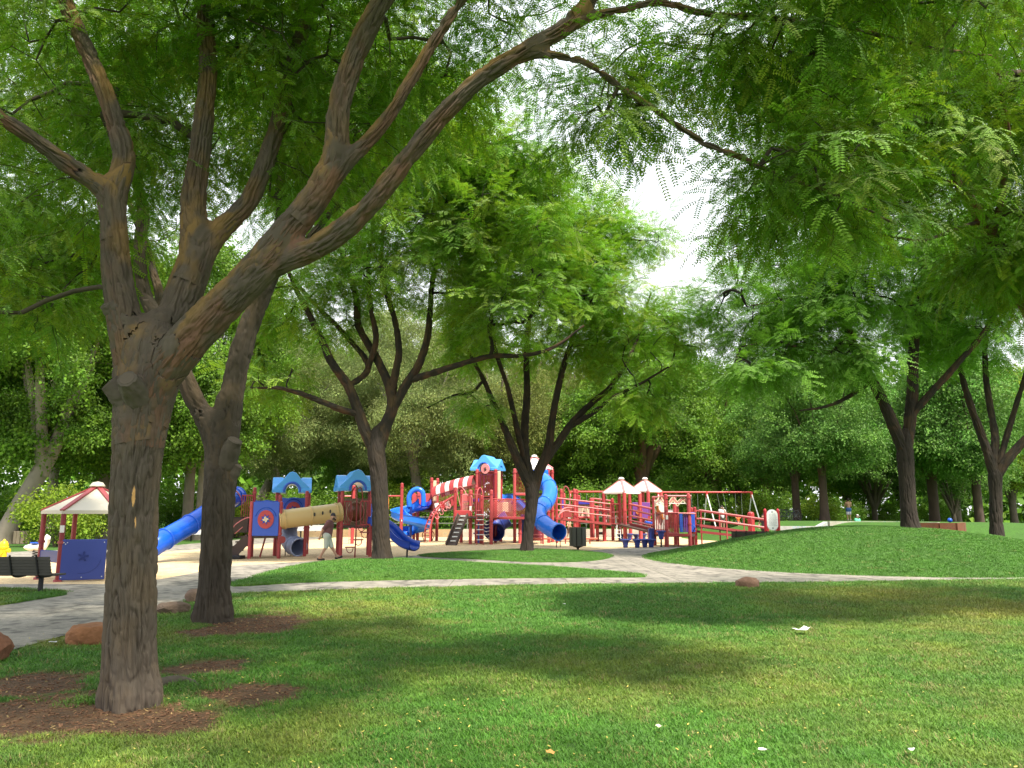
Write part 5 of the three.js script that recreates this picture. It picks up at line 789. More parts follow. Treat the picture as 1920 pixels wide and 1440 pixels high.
// ---------------------------------------------------------------- right-hand ramp
{
  const base = gp(1370, 44), T = thing('access_ramp', 'long low ramp with red handrails running towards the information board', 'ramp', base);
  const a = at(1306, 986, 43.4), b = at(1452, 1006, 44.2); part(T, 'ramp_deck', beam(a, b, 1.4, .1), brown);
  for (const [o, m] of [[.72, pinkRib], [-.72, red]]) { for (const h of [.86, .42]) part(T, 'handrail', rod(a.clone().add(V(0, h, o)), b.clone().add(V(0, h, o)), .042, .042, 8), m); part(T, 'kerb_rail', beam(a.clone().add(V(0, .04, o)), b.clone().add(V(0, .04, o)), .06, .13), redDark); part(T, 'kerb_rail', beam(a.clone().add(V(0, -.3, o)), b.clone().add(V(0, -.18, o)), .06, .13), redDark); for (let k = 0; k < 4; k++) { const q = a.clone().lerp(b, k / 3 * .96 + .02).add(V(0, 0, o)); part(T, 'post', rod(q.clone().setY(-.05), q.clone().add(V(0, .86, 0)), .04, .04, 8), red); } }
  for (const [px, top, D] of [[1409, 963, 46.4]]) { const q = gp(px, D); part(T, 'end_column', [rod(q.clone().setY(-.05), q.clone().setY(yAt(top, D)), .2, .2, 16), domed(q.clone().setY(yAt(top, D)), .2)], redPanel); }
}
// ---------------------------------------------------------------- swings
function swingSet(label, x0, x1, D, beamPy, legs, seats) {
  const y0 = .55, base = gp((x0 + x1) / 2, D, y0), T = thing('swing_set', label, 'swing set', base, 'swing sets'), yb = yAt(beamPy, D); part(T, 'beam', rod(at(x0, beamPy, D), at(x1, beamPy, D), .075, .075, 10), std(.52, .05, .05, .4));
  for (const px of legs) { const top = at(px, beamPy, D); part(T, 'leg_socket', rod(top.clone().add(V(0, .05, 0)), top.clone().add(V(0, -.42, 0)), .10, .10, 10), std(.52, .05, .05, .4)); for (const s of [-1, 1]) part(T, 'leg', rod(top.clone().add(V(0, -.2, s * .08)), V(top.x + (px > 1300 ? .35 : -.3) * (s > 0 ? 1 : -.2), y0 - .1, top.z + s * 1.25), .05, .05, 8), galv); }
  seats.forEach(([px, sway]) => { const a = at(px, beamPy, D), q = V(a.x + sway, y0 + .5 + Math.abs(sway) * .2, a.z), w = .24; const st = part(T, 'swing_seat', bevelBox(q, .5, .05, .2, .02), black); for (const s of [-1, 1]) part(st, 'chain', rod(V(a.x + s * w, a.y, a.z), V(q.x + s * w, q.y, q.z), .012, .012, 4), chain); });
}
swingSet('far swing set with red beam behind the ramp, left of the white roofs', 1069, 1166, 62, 922, [1069, 1162], [[1094, 0], [1118, 0], [1131, .1]]);
swingSet('far swing set with red beam and white legs near the information board', 1228, 1409, 62, 923, [1234, 1325, 1409], [[1262, 0], [1302, 0], [1350, .35], [1384, 0]]);
// ---------------------------------------------------------------- stepping pods
[[1172, 1025, 40.6, 'stepping pod farthest left in the front row on the chips'], [1194, 1025, 40.6, 'second stepping pod of the front row, left of the close pair'], [1208, 1024, 41, 'third stepping pod of the front row, left of the close pair of pods'], [1220, 1024.5, 40.8, 'stepping pod at the right end of the front row'], [1239, 1024, 41.2, 'stepping pod raised on a dark pole beside the trellis deck', 1], [1164, 1012, 51, 'small far stepping pod below the front white roof'], [1193, 1012, 51, 'far stepping pod between two posts of the white roof'], [1206, 1011, 52, 'far stepping pod half hidden by a red post'], [1180, 1011, 52.5, 'far stepping pod behind the white roof corner post']].forEach(([px, py, D, label, tall]) => {
  const up = tall ? .42 : 0, p = gp(px, D), T = thing('stepping_pod', 'blue ' + label, 'stepping pod', p, 'blue stepping pods'), o = V(p.x, p.y + up, p.z);
  part(T, 'pod', lathe([[.001, -.02], [.10, -.02], [.13, .08], [.115, .1], [.15, .18], [.135, .2], [.17, .29], [.16, .31], [.25, .37], [.255, .42], [.22, .43], [.001, .42]], o, 18), navy); part(T, 'tread', lathe([[.001, .432], [.2, .432], [.22, .425]], o, 18), blueP); part(T, 'pole', rod(V(p.x, -.1, p.z), V(p.x, up + .02, p.z), .045, .045, 8), black);
});
// ---------------------------------------------------------------- walls and fence
const wallTile = grain(512, (u, v) => { const k = .72 + .2 * tileNoise(u, v, 120, 51) + .16 * tileNoise(u, v, 8, 52); return [255 * k, 250 * k, 240 * k]; });
const wallMat = (r, g, b) => new THREE.MeshStandardMaterial({ color: lin(r, g, b), map: wallTile, roughness: .9 });
function wallPiece(a, b, y0, y1, thick, mat) { const d = b.clone().sub(a), L = Math.hypot(d.x, d.z), g = new THREE.BoxGeometry(L, 1, thick), p = g.attributes.position, uv = g.attributes.uv; g.rotateY(Math.atan2(-d.z, d.x)); g.translate((a.x + b.x) / 2, 0, (a.z + b.z) / 2); for (let i = 0; i < p.count; i++) { const t = clamp(((p.getX(i) - a.x) * d.x + (p.getZ(i) - a.z) * d.z) / (L * L)); p.setY(i, p.getY(i) > 0 ? lerp(y1[0], y1[1], t) : y0); uv.setXY(i, t * L / 2 + a.x, p.getY(i) / 2); } g.computeVertexNormals(); return g; }
function wall(name, label, pts, mat, thick = .28, y0 = -.2) { // pts: [vec, top]
  const T = thing(name, label, 'wall', pts[0][0].clone().setY(0)); for (let i = 0; i < pts.length - 1; i++) { const a = pts[i][0], b = pts[i + 1][0], n = Math.max(1, Math.round(a.distanceTo(b) / 3)); for (let k = 0; k < n; k++) { const p = a.clone().lerp(b, k / n), q = a.clone().lerp(b, (k + 1) / n), u = q.clone().sub(p).normalize().multiplyScalar(.006), o = ORIGIN.get(T), g = wallPiece(p.clone().add(u), q.clone().sub(u), y0, [lerp(pts[i][1], pts[i + 1][1], k / n), lerp(pts[i][1], pts[i + 1][1], (k + 1) / n)], thick, mat); g.translate(-o.x, 0, -o.z); const m = new THREE.Mesh(g, mat); m.name = 'wall_panel'; m.castShadow = m.receiveShadow = true; T.add(m); } } return T;
}
wall('retaining_wall', 'low tan retaining wall behind the tall play structure', [[V(-22, 0, -60), .5], [V(-13, 0, -60), .56], [V(-4.2, 0, -60), .58]], wallMat(.46, .33, .20), .3);
wall('retaining_wall', 'low pale grey retaining wall right of the tan one', [[V(-4.15, 0, -60), .6], [V(3, 0, -60), .6], [V(12, 0, -60.2), .58]], wallMat(.52, .50, .47), .3);
wall('curved_wall', 'smooth pale grey wall behind the information board on the mound', [[at(1455, 985, 43.5).setY(0), 1.06], [at(1500, 985, 44.5).setY(0), 1.04], [at(1532, 985, 46).setY(0), 1.02], [at(1548, 985, 49).setY(0), 1.25]], wallMat(.50, .51, .53), .25);
wall('plaza_rim', 'long pale rim wall of the sunken plaza behind the mound', [[at(1552, 978, 49.5).setY(0), 1.27], [at(1600, 978, 50.5).setY(0), 1.26], [at(1680, 978, 50).setY(0), 1.25], [at(1760, 978, 48).setY(0), 1.22]], wallMat(.48, .46, .42), .3);
wall('rusted_wall', 'rust brown curved wall end beside the mound tree', [[at(1716, 980, 43).setY(0), 1.24], [at(1760, 980, 42.4).setY(0), 1.24], [at(1790, 980, 42.2).setY(0), 1.24], [at(1803, 980, 43).setY(0), 1.24], [at(1806, 980, 45).setY(0), 1.24]], wallMat(.21, .075, .038), .25);
{ const T = thing('rail_fence', 'thin two-rail park fence along the lawn behind the playground', 'fence', V(-42, .5, -63.5)), m = std(.20, .19, .17, .8); for (let k = 0; k <= 22; k++) { const x = -42 + k * 2.4, y = height(x, -63.5); part(T, 'fence_post', bevelBox(V(x, y + .5, -63.5), .09, 1.15, .09, .01), m); if (k < 22) { const y2 = height(x + 2.4, -63.5); for (const h of [.45, .95]) part(T, 'fence_rail', beam(V(x + .05, y + h, -63.44), V(x + 2.35, y2 + h, -63.44), .05, .06), m); } } }
// ---------------------------------------------------------------- benches
function bench(label, c, yaw, L, matSlat, seatDir = -1, y = 0, group = 'park benches') { // seatDir -1: we see its back
  const T = thing('park_bench', label, 'bench', V(c.x, y, c.z), group), ex = V(Math.cos(yaw), 0, -Math.sin(yaw)), f = V(Math.sin(yaw), 0, Math.cos(yaw)).multiplyScalar(seatDir), P = (u, h, w) => V(c.x, y, c.z).addScaledVector(ex, u).addScaledVector(f, w).add(V(0, h, 0));
  for (let k = 0; k < 6; k++) part(T, 'back_slat', beam(P(-L / 2, .46 + k * .064, -.20 - k * .022), P(L / 2, .46 + k * .064, -.20 - k * .022), .03, .061), matSlat);
  for (let k = 0; k < 6; k++) part(T, 'seat_slat', beam(P(-L / 2 - .04, .42 + (k === 0 ? .01 : 0), -.14 + k * .075), P(L / 2 + .04, .42 + (k === 0 ? .01 : 0), -.14 + k * .075), .06, .035), matSlat);
  for (const u of [-.38, -.13, .13, .38]) part(T, 'strap', pipe([P(u * L, .84, -.345), P(u * L, .62, -.275), P(u * L, .44, -.20), P(u * L, .385, -.05), P(u * L, .385, .25)], .022, 6, 24), black);
  for (const u of [-.36, .36]) { const l = part(T, 'leg', rod(P(u * L, -.1, -.02), P(u * L, .38, -.02), .05, .05, 10), black); part(l, 'cross_arm', beam(P(u * L, .375, -.16), P(u * L, .375, .24), .05, .04), black); }
  return T;
}
const slatDark = std(.060, .055, .045, .7), slatPale = std(.48, .48, .47, .7), slatBlack = std(.045, .042, .036, .7);
bench('dark slatted bench in the left corner facing the striped shelter', gp(18, 16.9), -.02, 2.25, slatDark, -1, 0); bench('black slatted bench half behind the mound beside the ramp', gp(1406, 40.3), -.12, 1.95, slatBlack, -1, .04); bench('pale grey bench behind the straight tube slide', gp(380, 50), .1, 1.9, slatPale, 1, .03); bench('pale grey bench on the low wall behind the walking person', gp(585, 57), .05, 2.2, slatPale, 1, .12);
// ---------------------------------------------------------------- receptacles
function slatBin(label, c, r, h, n, lift, mat, ped) { const T = thing('litter_bin', label, 'litter bin', c), m = []; for (let k = 0; k < n; k++) { const a = k / n * 6.283 + .1; part(T, 'slat', bevelBox(V(c.x + Math.sin(a) * r, c.y + lift + h / 2, c.z + Math.cos(a) * r), 2 * r * Math.tan(Math.PI / n) * .86, h, .035, .008, a), mat); } for (const t of [.08, .93]) part(T, 'hoop', (() => { const g = new THREE.TorusGeometry(r - .03, .02, 6, 28); g.rotateX(Math.PI / 2); g.translate(c.x, c.y + lift + h * t, c.z); return g; })(), black); part(T, 'liner', lathe([[.001, .02], [r - .08, .02], [r - .06, h * .96], [r - .1, h * .96], [r - .1, .06], [.001, .06]], V(c.x, c.y + lift, c.z), 20), black); if (ped) { part(T, 'pedestal', lathe([[.16, -.1], [.06, 0], [.05, lift - .1], [r * .8, lift]], c, 14), black); } return T; }
slatBin('dark green slatted litter bin on a pedestal in front of the ramp', gp(1083, 38.4), .385, .90, 10, .17, greenDark, 1); slatBin('weathered wooden slatted litter bin on the lawn at the far left', gp(43, 46, .0), .42, .72, 12, .02, std(.30, .23, .16, .85), 0);
// ---------------------------------------------------------------- play hydrant and spring rider
{ const c = gp(11, 27), T = thing('play_hydrant', 'yellow play hydrant standing behind the dark bench', 'hydrant', c); part(T, 'barrel', lathe([[.17, 0], [.17, .06], [.115, .09], [.11, .52], [.155, .55], [.155, .60], [.13, .61]], c, 18), yellow); part(T, 'bonnet', lathe([[.13, .61], [.13, .68], [.10, .76], [.04, .80], [.03, .84], [.001, .85]], c, 18), yellow); for (const s of [-1, 1]) part(T, 'outlet', [rod(V(c.x, .47, c.z), V(c.x + s * .19, .47, c.z), .06, .06, 12), rod(V(c.x + s * .17, .47, c.z), V(c.x + s * .21, .47, c.z), .078, .078, 8)], yellow); part(T, 'front_outlet', rod(V(c.x, .42, c.z), V(c.x, .42, c.z + .17), .075, .075, 12), yellow); }
// ---------------------------------------------------------------- information board
{
  const D = 41, y0 = height(gp(1448, D).x, gp(1448, D).z), c = gp(1449, D, y0), T = thing('information_board', 'white oval information board between two red pointed posts', 'sign', c); for (const px of [1436, 1460]) { const q = gp(px, D), t = yAt(957, D); part(T, "post", [rod(V(q.x, -.2, q.z), V(q.x, t, q.z), .085, .085, 4), lathe([[.085, 0], [.085, .02], [.001, .12]], V(q.x, t, q.z), 4)], std(.50, .018, .03, .4)); }
  const bc = at(1448, 975, D - .02), w = .29, h = .53, oval = []; for (let k = 0; k < 40; k++) { const a = k / 40 * 6.283; oval.push([Math.cos(a) * w, Math.sign(Math.sin(a)) * (h - w) + Math.sin(a) * w]); } const bd = part(T, 'board', slab(bc, V(1, 0, 0), Y, oval, .05, .008), std(.80, .80, .80, .5));
  const cv = document.createElement('canvas'); cv.width = 256; cv.height = 640; const x = cv.getContext('2d'); x.fillStyle = '#eceeee'; x.fillRect(0, 0, 256, 640); x.fillStyle = '#3a4350'; x.beginPath(); x.arc(128, 70, 26, 0, 7); x.fill(); x.fillStyle = '#eceeee'; x.beginPath(); x.moveTo(104, 78); x.lineTo(128, 50); x.lineTo(152, 78); x.fill(); x.fillStyle = '#5a6068'; const R = rng(9); for (let k = 0; k < 20; k++) { const w_ = k < 3 ? 130 + 20 * k : 190 - 40 * R(); let sx = 128 - w_ / 2; while (sx < 128 + w_ / 2) { const l = 6 + R() * 22; x.fillRect(sx, 122 + k * 20, l, 7); sx += l + 5; } } x.beginPath(); x.arc(128, 572, 22, 0, 7); x.fill(); x.fillStyle = '#eceeee'; x.beginPath(); x.arc(128, 572, 11, 0, 7); x.fill();
  const tex = new THREE.CanvasTexture(cv); tex.colorSpace = THREE.SRGBColorSpace; tex.magFilter = THREE.LinearFilter; const s = new THREE.Shape(oval.map(([a, b]) => new THREE.Vector2(a * .96, b * .975))), g = new THREE.ShapeGeometry(s), p = g.attributes.position, uv = g.attributes.uv; for (let i = 0; i < p.count; i++) uv.setXY(i, p.getX(i) / (2 * w) + .5, p.getY(i) / (2 * h) + .5); g.translate(bc.x, bc.y, bc.z + .037); part(bd, 'print', g, new THREE.MeshStandardMaterial({ map: tex, roughness: .5 }));
  part(T, 'cross_bar', beam(gp(1436, D + .1, y0 + .25), gp(1460, D + .1, y0 + .25), .05, .06), redDark);
}
// ---------------------------------------------------------------- boulders
function boulder(label, px, py, wpx, h, seed, tone, squash = .7, yaw = 0) {
  const c = gd(px, py), w = pxm(wpx, -c.z), g = new THREE.IcosahedronGeometry(1, 12), p = g.attributes.position, col = new Float32Array(p.count * 3), q = V(0, 0, 0), R = rng(seed), cuts = Array.from({ length: 9 }, () => [V(R() - .5, R() - .3, R() - .5).normalize(), .62 + .3 * R()]);
  for (let i = 0; i < p.count; i++) { q.fromBufferAttribute(p, i); for (const [n, d] of cuts) { const e = q.dot(n) - d; if (e > 0) q.addScaledVector(n, -e * .9); } const m = fbm(q.x * 2 + seed, q.y * 2, q.z * 2, 4), f = fbm(q.x * 9 + seed, q.y * 14, q.z * 9, 3); q.multiplyScalar(.86 + .28 * m + .05 * (f - .5)); p.setXYZ(i, q.x * w / 2, q.y * h * .62, q.z * w / 2 * squash); const k = .6 + .55 * m + .35 * (f - .3); col.set([tone[0] * k, tone[1] * k, tone[2] * k], i * 3); }
  g.setAttribute('color', new THREE.BufferAttribute(col, 3)); g.deleteAttribute('uv'); g.computeVertexNormals(); g.rotateY(yaw); const y = height(c.x, c.z) + h * .30; g.translate(c.x, y, c.z); single('boulder', label, 'boulder', g, new THREE.MeshStandardMaterial({ vertexColors: true, roughness: .9 }), V(c.x, y - h * .3, c.z), 'landscape boulders');
}
boulder('reddish brown boulder beside the big tree trunk at the path edge', 172, 1206, 84, .36, 3, [.30, .13, .055], .8, .3); boulder('dark red boulder cut off by the left photo edge', -22, 1240, 72, .40, 4, [.24, .10, .055], .9, 1); boulder('flat grey-brown boulder between the two near trunks', 322, 1150, 62, .24, 5, [.17, .115, .08], .7, .2); boulder('small blocky boulder touching the second trunk', 366, 1128, 38, .28, 6, [.20, .13, .09], .9, .6); boulder('flat brown boulder alone at the edge of the straight path', 1401, 1101, 46, .30, 7, [.27, .15, .10], .6, .1);
// ---------------------------------------------------------------- litter and fallen things
{ const c = gd(1503, 1191), g = new THREE.PlaneGeometry(.21, .15, 8, 6), p = g.attributes.position; for (let i = 0; i < p.count; i++) p.setZ(i, .05 * fbm(p.getX(i) * 12, p.getY(i) * 12, 2) + (p.getX(i) > .05 ? (p.getX(i) - .05) * .5 : 0)); g.rotateX(-Math.PI / 2); g.rotateY(.3); g.computeVertexNormals(); g.translate(c.x, .055, c.z); single('paper_sheet', 'crumpled white paper lying on the lawn', 'paper', g, new THREE.MeshStandardMaterial({ color: lin(.8, .8, .8), roughness: .9, side: THREE.DoubleSide }), c.clone()); }
[[1433, 1421, .05, [.75, .7, .62], 'pale scrap lying near the bottom edge of the lawn'], [1710, 1421, .05, [.7, .7, .7], 'small pale scrap at the lower right of the lawn'], [1032, 1425, .06, [.55, .28, .08], 'fallen orange-brown leaf at the bottom of the lawn'], [98, 1212, .07, [.6, .6, .6], 'pale scrap beside the path near the reddish boulder'], [1236, 1376, .05, [.5, .5, .3], 'pale fallen leaf sprig on the shaded lawn'], [1058, 1138, .06, [.7, .7, .65], 'tiny white scrap on the lawn near the path']].forEach(([px, py, s, c, label], i) => { const q = gd(px, py), g = new THREE.CircleGeometry(s * .6, 8), p = g.attributes.position; for (let k = 0; k < p.count; k++) p.setZ(k, .02 * noise(p.getX(k) * 60 + i, p.getY(k) * 60)); g.scale(1.4, .8, 1); g.rotateX(-Math.PI / 2); g.rotateY(i); g.computeVertexNormals(); g.translate(q.x, .05, q.z); single('scrap', label, 'scrap', g, new THREE.MeshStandardMaterial({ color: lin(...c), roughness: .9, side: THREE.DoubleSide }), q); });
{ const q = at(1781, 976, 44); single('blue_ball', 'small blue ball on the rusted wall end', 'ball', (() => { const g = new THREE.SphereGeometry(.13, 16, 12); g.translate(q.x, 1.37, q.z); return g; })(), blueP, V(q.x, 1.24, q.z)); }
// ---------------------------------------------------------------- bicycles by the tree
function bicycle(label, px, D, yaw, mat) {
  const q = at(px, 970, D), y = height(q.x, q.z), c = V(q.x, y, q.z), T = thing('bicycle', label, 'bicycle', c, 'parked bicycles'), ex = V(Math.cos(yaw), 0, -Math.sin(yaw)), P = (u, h) => c.clone().addScaledVector(ex, u).add(V(0, h, 0)), n = ex.clone().cross(Y);
  for (const u of [-.52, .52]) { const g = new THREE.TorusGeometry(.32, .025, 6, 26); g.rotateY(yaw); const o = P(u, .345); g.translate(o.x, o.y, o.z); const w = part(T, 'wheel', g, black); part(w, 'spokes', Array.from({ length: 8 }, (_, k) => rod(o, o.clone().addScaledVector(ex, Math.cos(k * .785) * .31).add(V(0, Math.sin(k * .785) * .31, 0)), .004, .004, 3, false)), steel); }
  part(T, 'frame', [rod(P(-.52, .345), P(-.05, .3), .018, .018, 6), rod(P(-.05, .3), P(-.2, .78), .02, .02, 6), rod(P(-.52, .345), P(-.18, .72), .014, .014, 6), rod(P(-.18, .74), P(.36, .80), .02, .02, 6), rod(P(-.05, .3), P(.37, .72), .022, .022, 6), rod(P(.34, .88), P(.52, .345), .018, .018, 6)], mat); part(T, 'saddle', box(P(-.22, .86), .24, .05, .12, yaw), black); part(T, 'handlebar', [rod(P(.33, .98).addScaledVector(n, .27), P(.33, .98).addScaledVector(n, -.27), .014, .014, 6), rod(P(.345, .88), P(.33, .98), .016, .016, 6)], black);
}
bicycle('dark bicycle parked left of the thick grey trunk', 1470, 60, .2, black); bicycle('second dark bicycle leaning close beside the first', 1479, 61, -.3, std(.03, .05, .06, .4)); bicycle('grey bicycle against the thick grey trunk', 1492, 62, .6, std(.12, .12, .13, .4));
// ---------------------------------------------------------------- people
// a smooth skin over tapered bones: [ax,ay,az, bx,by,bz, ra, rb]
function skin(bones, cell, k = .03) {
  const lo = V(9, 9, 9), hi = V(-9, -9, -9); for (const b of bones) for (const i of [0, 3]) { const r = Math.max(b[6], b[7]) + .05; lo.min(V(b[i] - r, b[i + 1] - r, b[i + 2] - r)); hi.max(V(b[i] + r, b[i + 1] + r, b[i + 2] + r)); }
  const c = lo.clone().add(hi).multiplyScalar(.5), half = Math.max(hi.x - lo.x, hi.y - lo.y, hi.z - lo.z) / 2 * 1.08, n = Math.min(110, Math.ceil(2 * half / cell)), mc = new MarchingCubes(n, std(1, 1, 1), false, false, 60000); mc.isolation = 0;
  const inner = n / 2, F = mc.field; for (let z = 0; z < n; z++) for (let y = 0; y < n; y++) for (let x = 0; x < n; x++) {
    const px = c.x + (x - inner) / inner * half, py = c.y + (y - inner) / inner * half, pz = c.z + (z - inner) / inner * half; let s = 0;
    for (const b of bones) { const ex = b[3] - b[0], ey = b[4] - b[1], ez = b[5] - b[2], wx = px - b[0], wy = py - b[1], wz = pz - b[2], t = clamp((wx * ex + wy * ey + wz * ez) / (ex * ex + ey * ey + ez * ez + 1e-9)), d = Math.hypot(wx - ex * t, wy - ey * t, wz - ez * t) - lerp(b[6], b[7], t); if (d < .2) s += Math.exp(-d / k); }
    F[x + y * n + z * n * n] = s > 0 ? clamp(k * Math.log(s), -1, 1) : -1;
  }
  mc.update(); const m = mc.count, g = new THREE.BufferGeometry(), P = new Float32Array(m * 3), N = new Float32Array(m * 3); for (let i = 0; i < m * 3; i++) { P[i] = mc.positionArray[i] * half + [c.x, c.y, c.z][i % 3]; N[i] = -mc.normalArray[i]; }
  g.setAttribute('position', new THREE.BufferAttribute(P, 3)); const a = V(0, 0, 0), b = V(0, 0, 0), d = V(0, 0, 0), nn = V(0, 0, 0); let flip = 0; for (let i = 0; i + 2 < m; i += 3) { a.fromArray(P, i * 3); b.fromArray(P, i * 3 + 3); d.fromArray(P, i * 3 + 6); b.sub(a); d.sub(a); nn.fromArray(N, i * 3); flip += Math.sign(b.cross(d).dot(nn)); }
  if (flip < 0) for (let i = 0; i < N.length; i++) N[i] = -N[i];
  // normals that point outwards whichever way the mesher wound them
  g.setAttribute('normal', new THREE.BufferAttribute(N, 3)); return g;
}
const tone = (r, g, b) => std(r, g, b, .7);
const SKIN = std(.50, .29, .20, .55), HAIRD = std(.025, .016, .012, .7);
// joints in body axes: x to the person's left, y up, z forward; sizes for a person 1 unit = 1.75 m tall, scaled by s
function person(label, p, yaw, s, o) {
  const T = thing('person', label, 'person', p), J = { hip: [0, .93, 0], chest: [0, 1.28, .0], neck: [0, 1.46, .0], head: [0, 1.62, .03], lsh: [.185, 1.40, 0], rsh: [-.185, 1.40, 0], lel: [.23, 1.13, -.02], rel: [-.23, 1.13, -.02], lha: [.24, .88, .06], rha: [-.24, .88, .06], lkn: [.10, .50, .03], rkn: [-.10, .50, .03], lan: [.10, .08, 0], ran: [-.10, .08, 0], ...o.pose };
  const w = o.build ?? 1, B = (a, b, ra, rb) => [...J[a], ...J[b], ra * w, rb * w], mid = (a, b, t) => J[a].map((v, i) => lerp(v, J[b][i], t)), L = [J.hip[0] + .09, J.hip[1] - .04, J.hip[2]], Rr = [J.hip[0] - .09, J.hip[1] - .04, J.hip[2]];
  const torso = [[...J.hip, ...mid('hip', 'chest', .6), .135 * w, .125 * w], [...mid('hip', 'chest', .6), ...J.chest, .125 * w, .14 * w], [...mid('lsh', 'chest', .5), ...mid('rsh', 'chest', .5), .115 * w, .115 * w], [...J.lsh, ...J.rsh, .072 * w, .072 * w], [L[0], L[1], L[2], Rr[0], Rr[1], Rr[2], .115 * w, .115 * w]];
  const legs = [[...L, ...J.lkn, .088 * w, .056 * w], [...J.lkn, ...J.lan, .054 * w, .036], [...Rr, ...J.rkn, .088 * w, .056 * w], [...J.rkn, ...J.ran, .054 * w, .036]];
  const toe = (a, d) => [...J[a], J[a][0], Math.max(.028, J[a][1] - .05 + (d[1] ?? 0)), J[a][2] + .15, .038, .03];
  const arms = [B('lsh', 'lel', .052, .041), B('lel', 'lha', .04, .027), B('rsh', 'rel', .052, .041), B('rel', 'rha', .04, .027)];
  const hd = J.head, face = [[hd[0], hd[1] + .03, hd[2] - .012, hd[0], hd[1] - .02, hd[2] + .012, .098, .088], [hd[0], hd[1] - .06, hd[2] + .035, hd[0], hd[1] - .085, hd[2] + .045, .058, .045], [hd[0], hd[1] - .01, hd[2] + .10, hd[0], hd[1] - .03, hd[2] + .112, .016, .018], [hd[0] + .095, hd[1] - .01, hd[2], hd[0] + .1, hd[1] - .03, hd[2], .02, .016], [hd[0] - .095, hd[1] - .01, hd[2], hd[0] - .1, hd[1] - .03, hd[2], .02, .016], [...J.neck, hd[0], hd[1] - .07, hd[2] - .01, .056, .055]];
  const hands = []; for (const [h, e, sd] of [['lha', 'lel', 1], ['rha', 'rel', -1]]) { const d = V(...J[h]).sub(V(...J[e])).normalize(), sx = V(0, 0, 1).addScaledVector(d, -d.z).normalize(), pc = V(...J[h]).addScaledVector(d, .05), pl = V(...J[h]).addScaledVector(d, .09); hands.push([...J[h], ...pl.toArray(), .026, .03]); [-.03, -.01, .01, .03].forEach((u, i) => { const a = pl.clone().addScaledVector(sx, u), b = a.clone().addScaledVector(d, .035).add(V(-sd * .008, 0, 0)), c = b.clone().addScaledVector(d, .03 - .006 * Math.abs(i - 1)).add(V(-sd * .02, 0, 0)); hands.push([...a.toArray(), ...b.toArray(), .0105, .0095], [...b.toArray(), ...c.toArray(), .0095, .008]); }); const th = pc.clone().addScaledVector(sx, .03), t2 = th.clone().addScaledVector(sx, .03).addScaledVector(d, .03); hands.push([...th.toArray(), ...t2.toArray(), .012, .009]); }
  const M = new THREE.Matrix4().makeRotationY(yaw).scale(V(s, s, s)).setPosition(p), put = (name, g, mat) => { g.applyMatrix4(M); return part(T, name, g, mat); };
  const cell = o.cell ?? .024; const skinM = o.skin ?? SKIN;
  const bodyParts = [...torso, ...legs, toe('lan', o.ltoe ?? [0, 0]), toe('ran', o.rtoe ?? [0, 0]), ...arms]; put('body', merge([skin(bodyParts, cell, .022), skin(face, cell * .5, .014), skin(hands, Math.min(cell * .5, .012), .006)]), skinM);
  const grow = (list, e) => list.map((b) => [...b.slice(0, 6), b[6] + e, b[7] + e]);
  if (o.shirt) { const sl = o.sleeve ?? .75, sleeves = arms.length ? [[...J.lsh, ...mid('lsh', 'lel', sl), .066 * w, .062 * w], [...J.rsh, ...mid('rsh', 'rel', sl), .066 * w, .062 * w]] : []; put('shirt', skin([...grow(torso.slice(0, 4), .016), [...mid('hip', 'chest', -.08), ...mid('hip', 'chest', .3), .15 * w, .148 * w], ...sleeves], cell, .022), o.shirt); }
  if (o.shorts) { const f = o.hem ?? .85, kn = (a, b, t) => a.map((v, i) => lerp(v, J[b][i], t)); put('shorts', skin([...grow([torso[4]], .02), [...J.hip, ...J.hip.map((v, i) => v + (i === 1 ? .04 : 0)), .145 * w, .14 * w], [...L, ...kn(L, 'lkn', f), .108 * w, .088 * w], [...Rr, ...kn(Rr, 'rkn', f), .108 * w, .088 * w]], cell, .02), o.shorts); if (o.band) put('shorts_band', skin([[...kn(L, 'lkn', f * .62), ...kn(L, 'lkn', f * 1.02), .103 * w, .094 * w], [...kn(Rr, 'rkn', f * .62), ...kn(Rr, 'rkn', f * 1.02), .103 * w, .094 * w]], cell, .016), o.band); }
  if (o.cap) { put('cap', skin([[hd[0], hd[1] + .06, hd[2] - .012, hd[0], hd[1] + .075, hd[2] - .012, .098, .09]], cell * .5, .02), o.cap); put('cap_brim', (() => { const g = new THREE.CylinderGeometry(.085, .085, .014, 16); g.scale(1, 1, 1.25); g.translate(hd[0], hd[1] + .045, hd[2] + .085); return g; })(), o.cap); }
  if (o.hair) put('hair', skin(o.hair === 'long' ? [[hd[0], hd[1] + .045, hd[2] - .02, hd[0], hd[1] + .06, hd[2] - .02, .108, .1], [hd[0] + .07, hd[1] + .02, hd[2] - .03, hd[0] + .09, hd[1] - .22, hd[2] - .03, .05, .035], [hd[0] - .07, hd[1] + .02, hd[2] - .03, hd[0] - .09, hd[1] - .22, hd[2] - .03, .05, .035], [hd[0], hd[1], hd[2] - .06, hd[0], hd[1] - .2, hd[2] - .08, .08, .06]] : [[hd[0], hd[1] + .05, hd[2] - .025, hd[0], hd[1] + .055, hd[2] - .015, .105, .1], [hd[0], hd[1] + .03, hd[2] - .05, hd[0], hd[1] - .03, hd[2] - .055, .085, .07]], cell * .5, .02), HAIRD);
  if (o.beard) put('beard', skin([[hd[0], hd[1] - .075, hd[2] + .05, hd[0], hd[1] - .1, hd[2] + .065, .055, .04], [hd[0] + .06, hd[1] - .04, hd[2] + .02, hd[0] - .06, hd[1] - .04, hd[2] + .02, .045, .045]], cell * .5, .02), HAIRD);
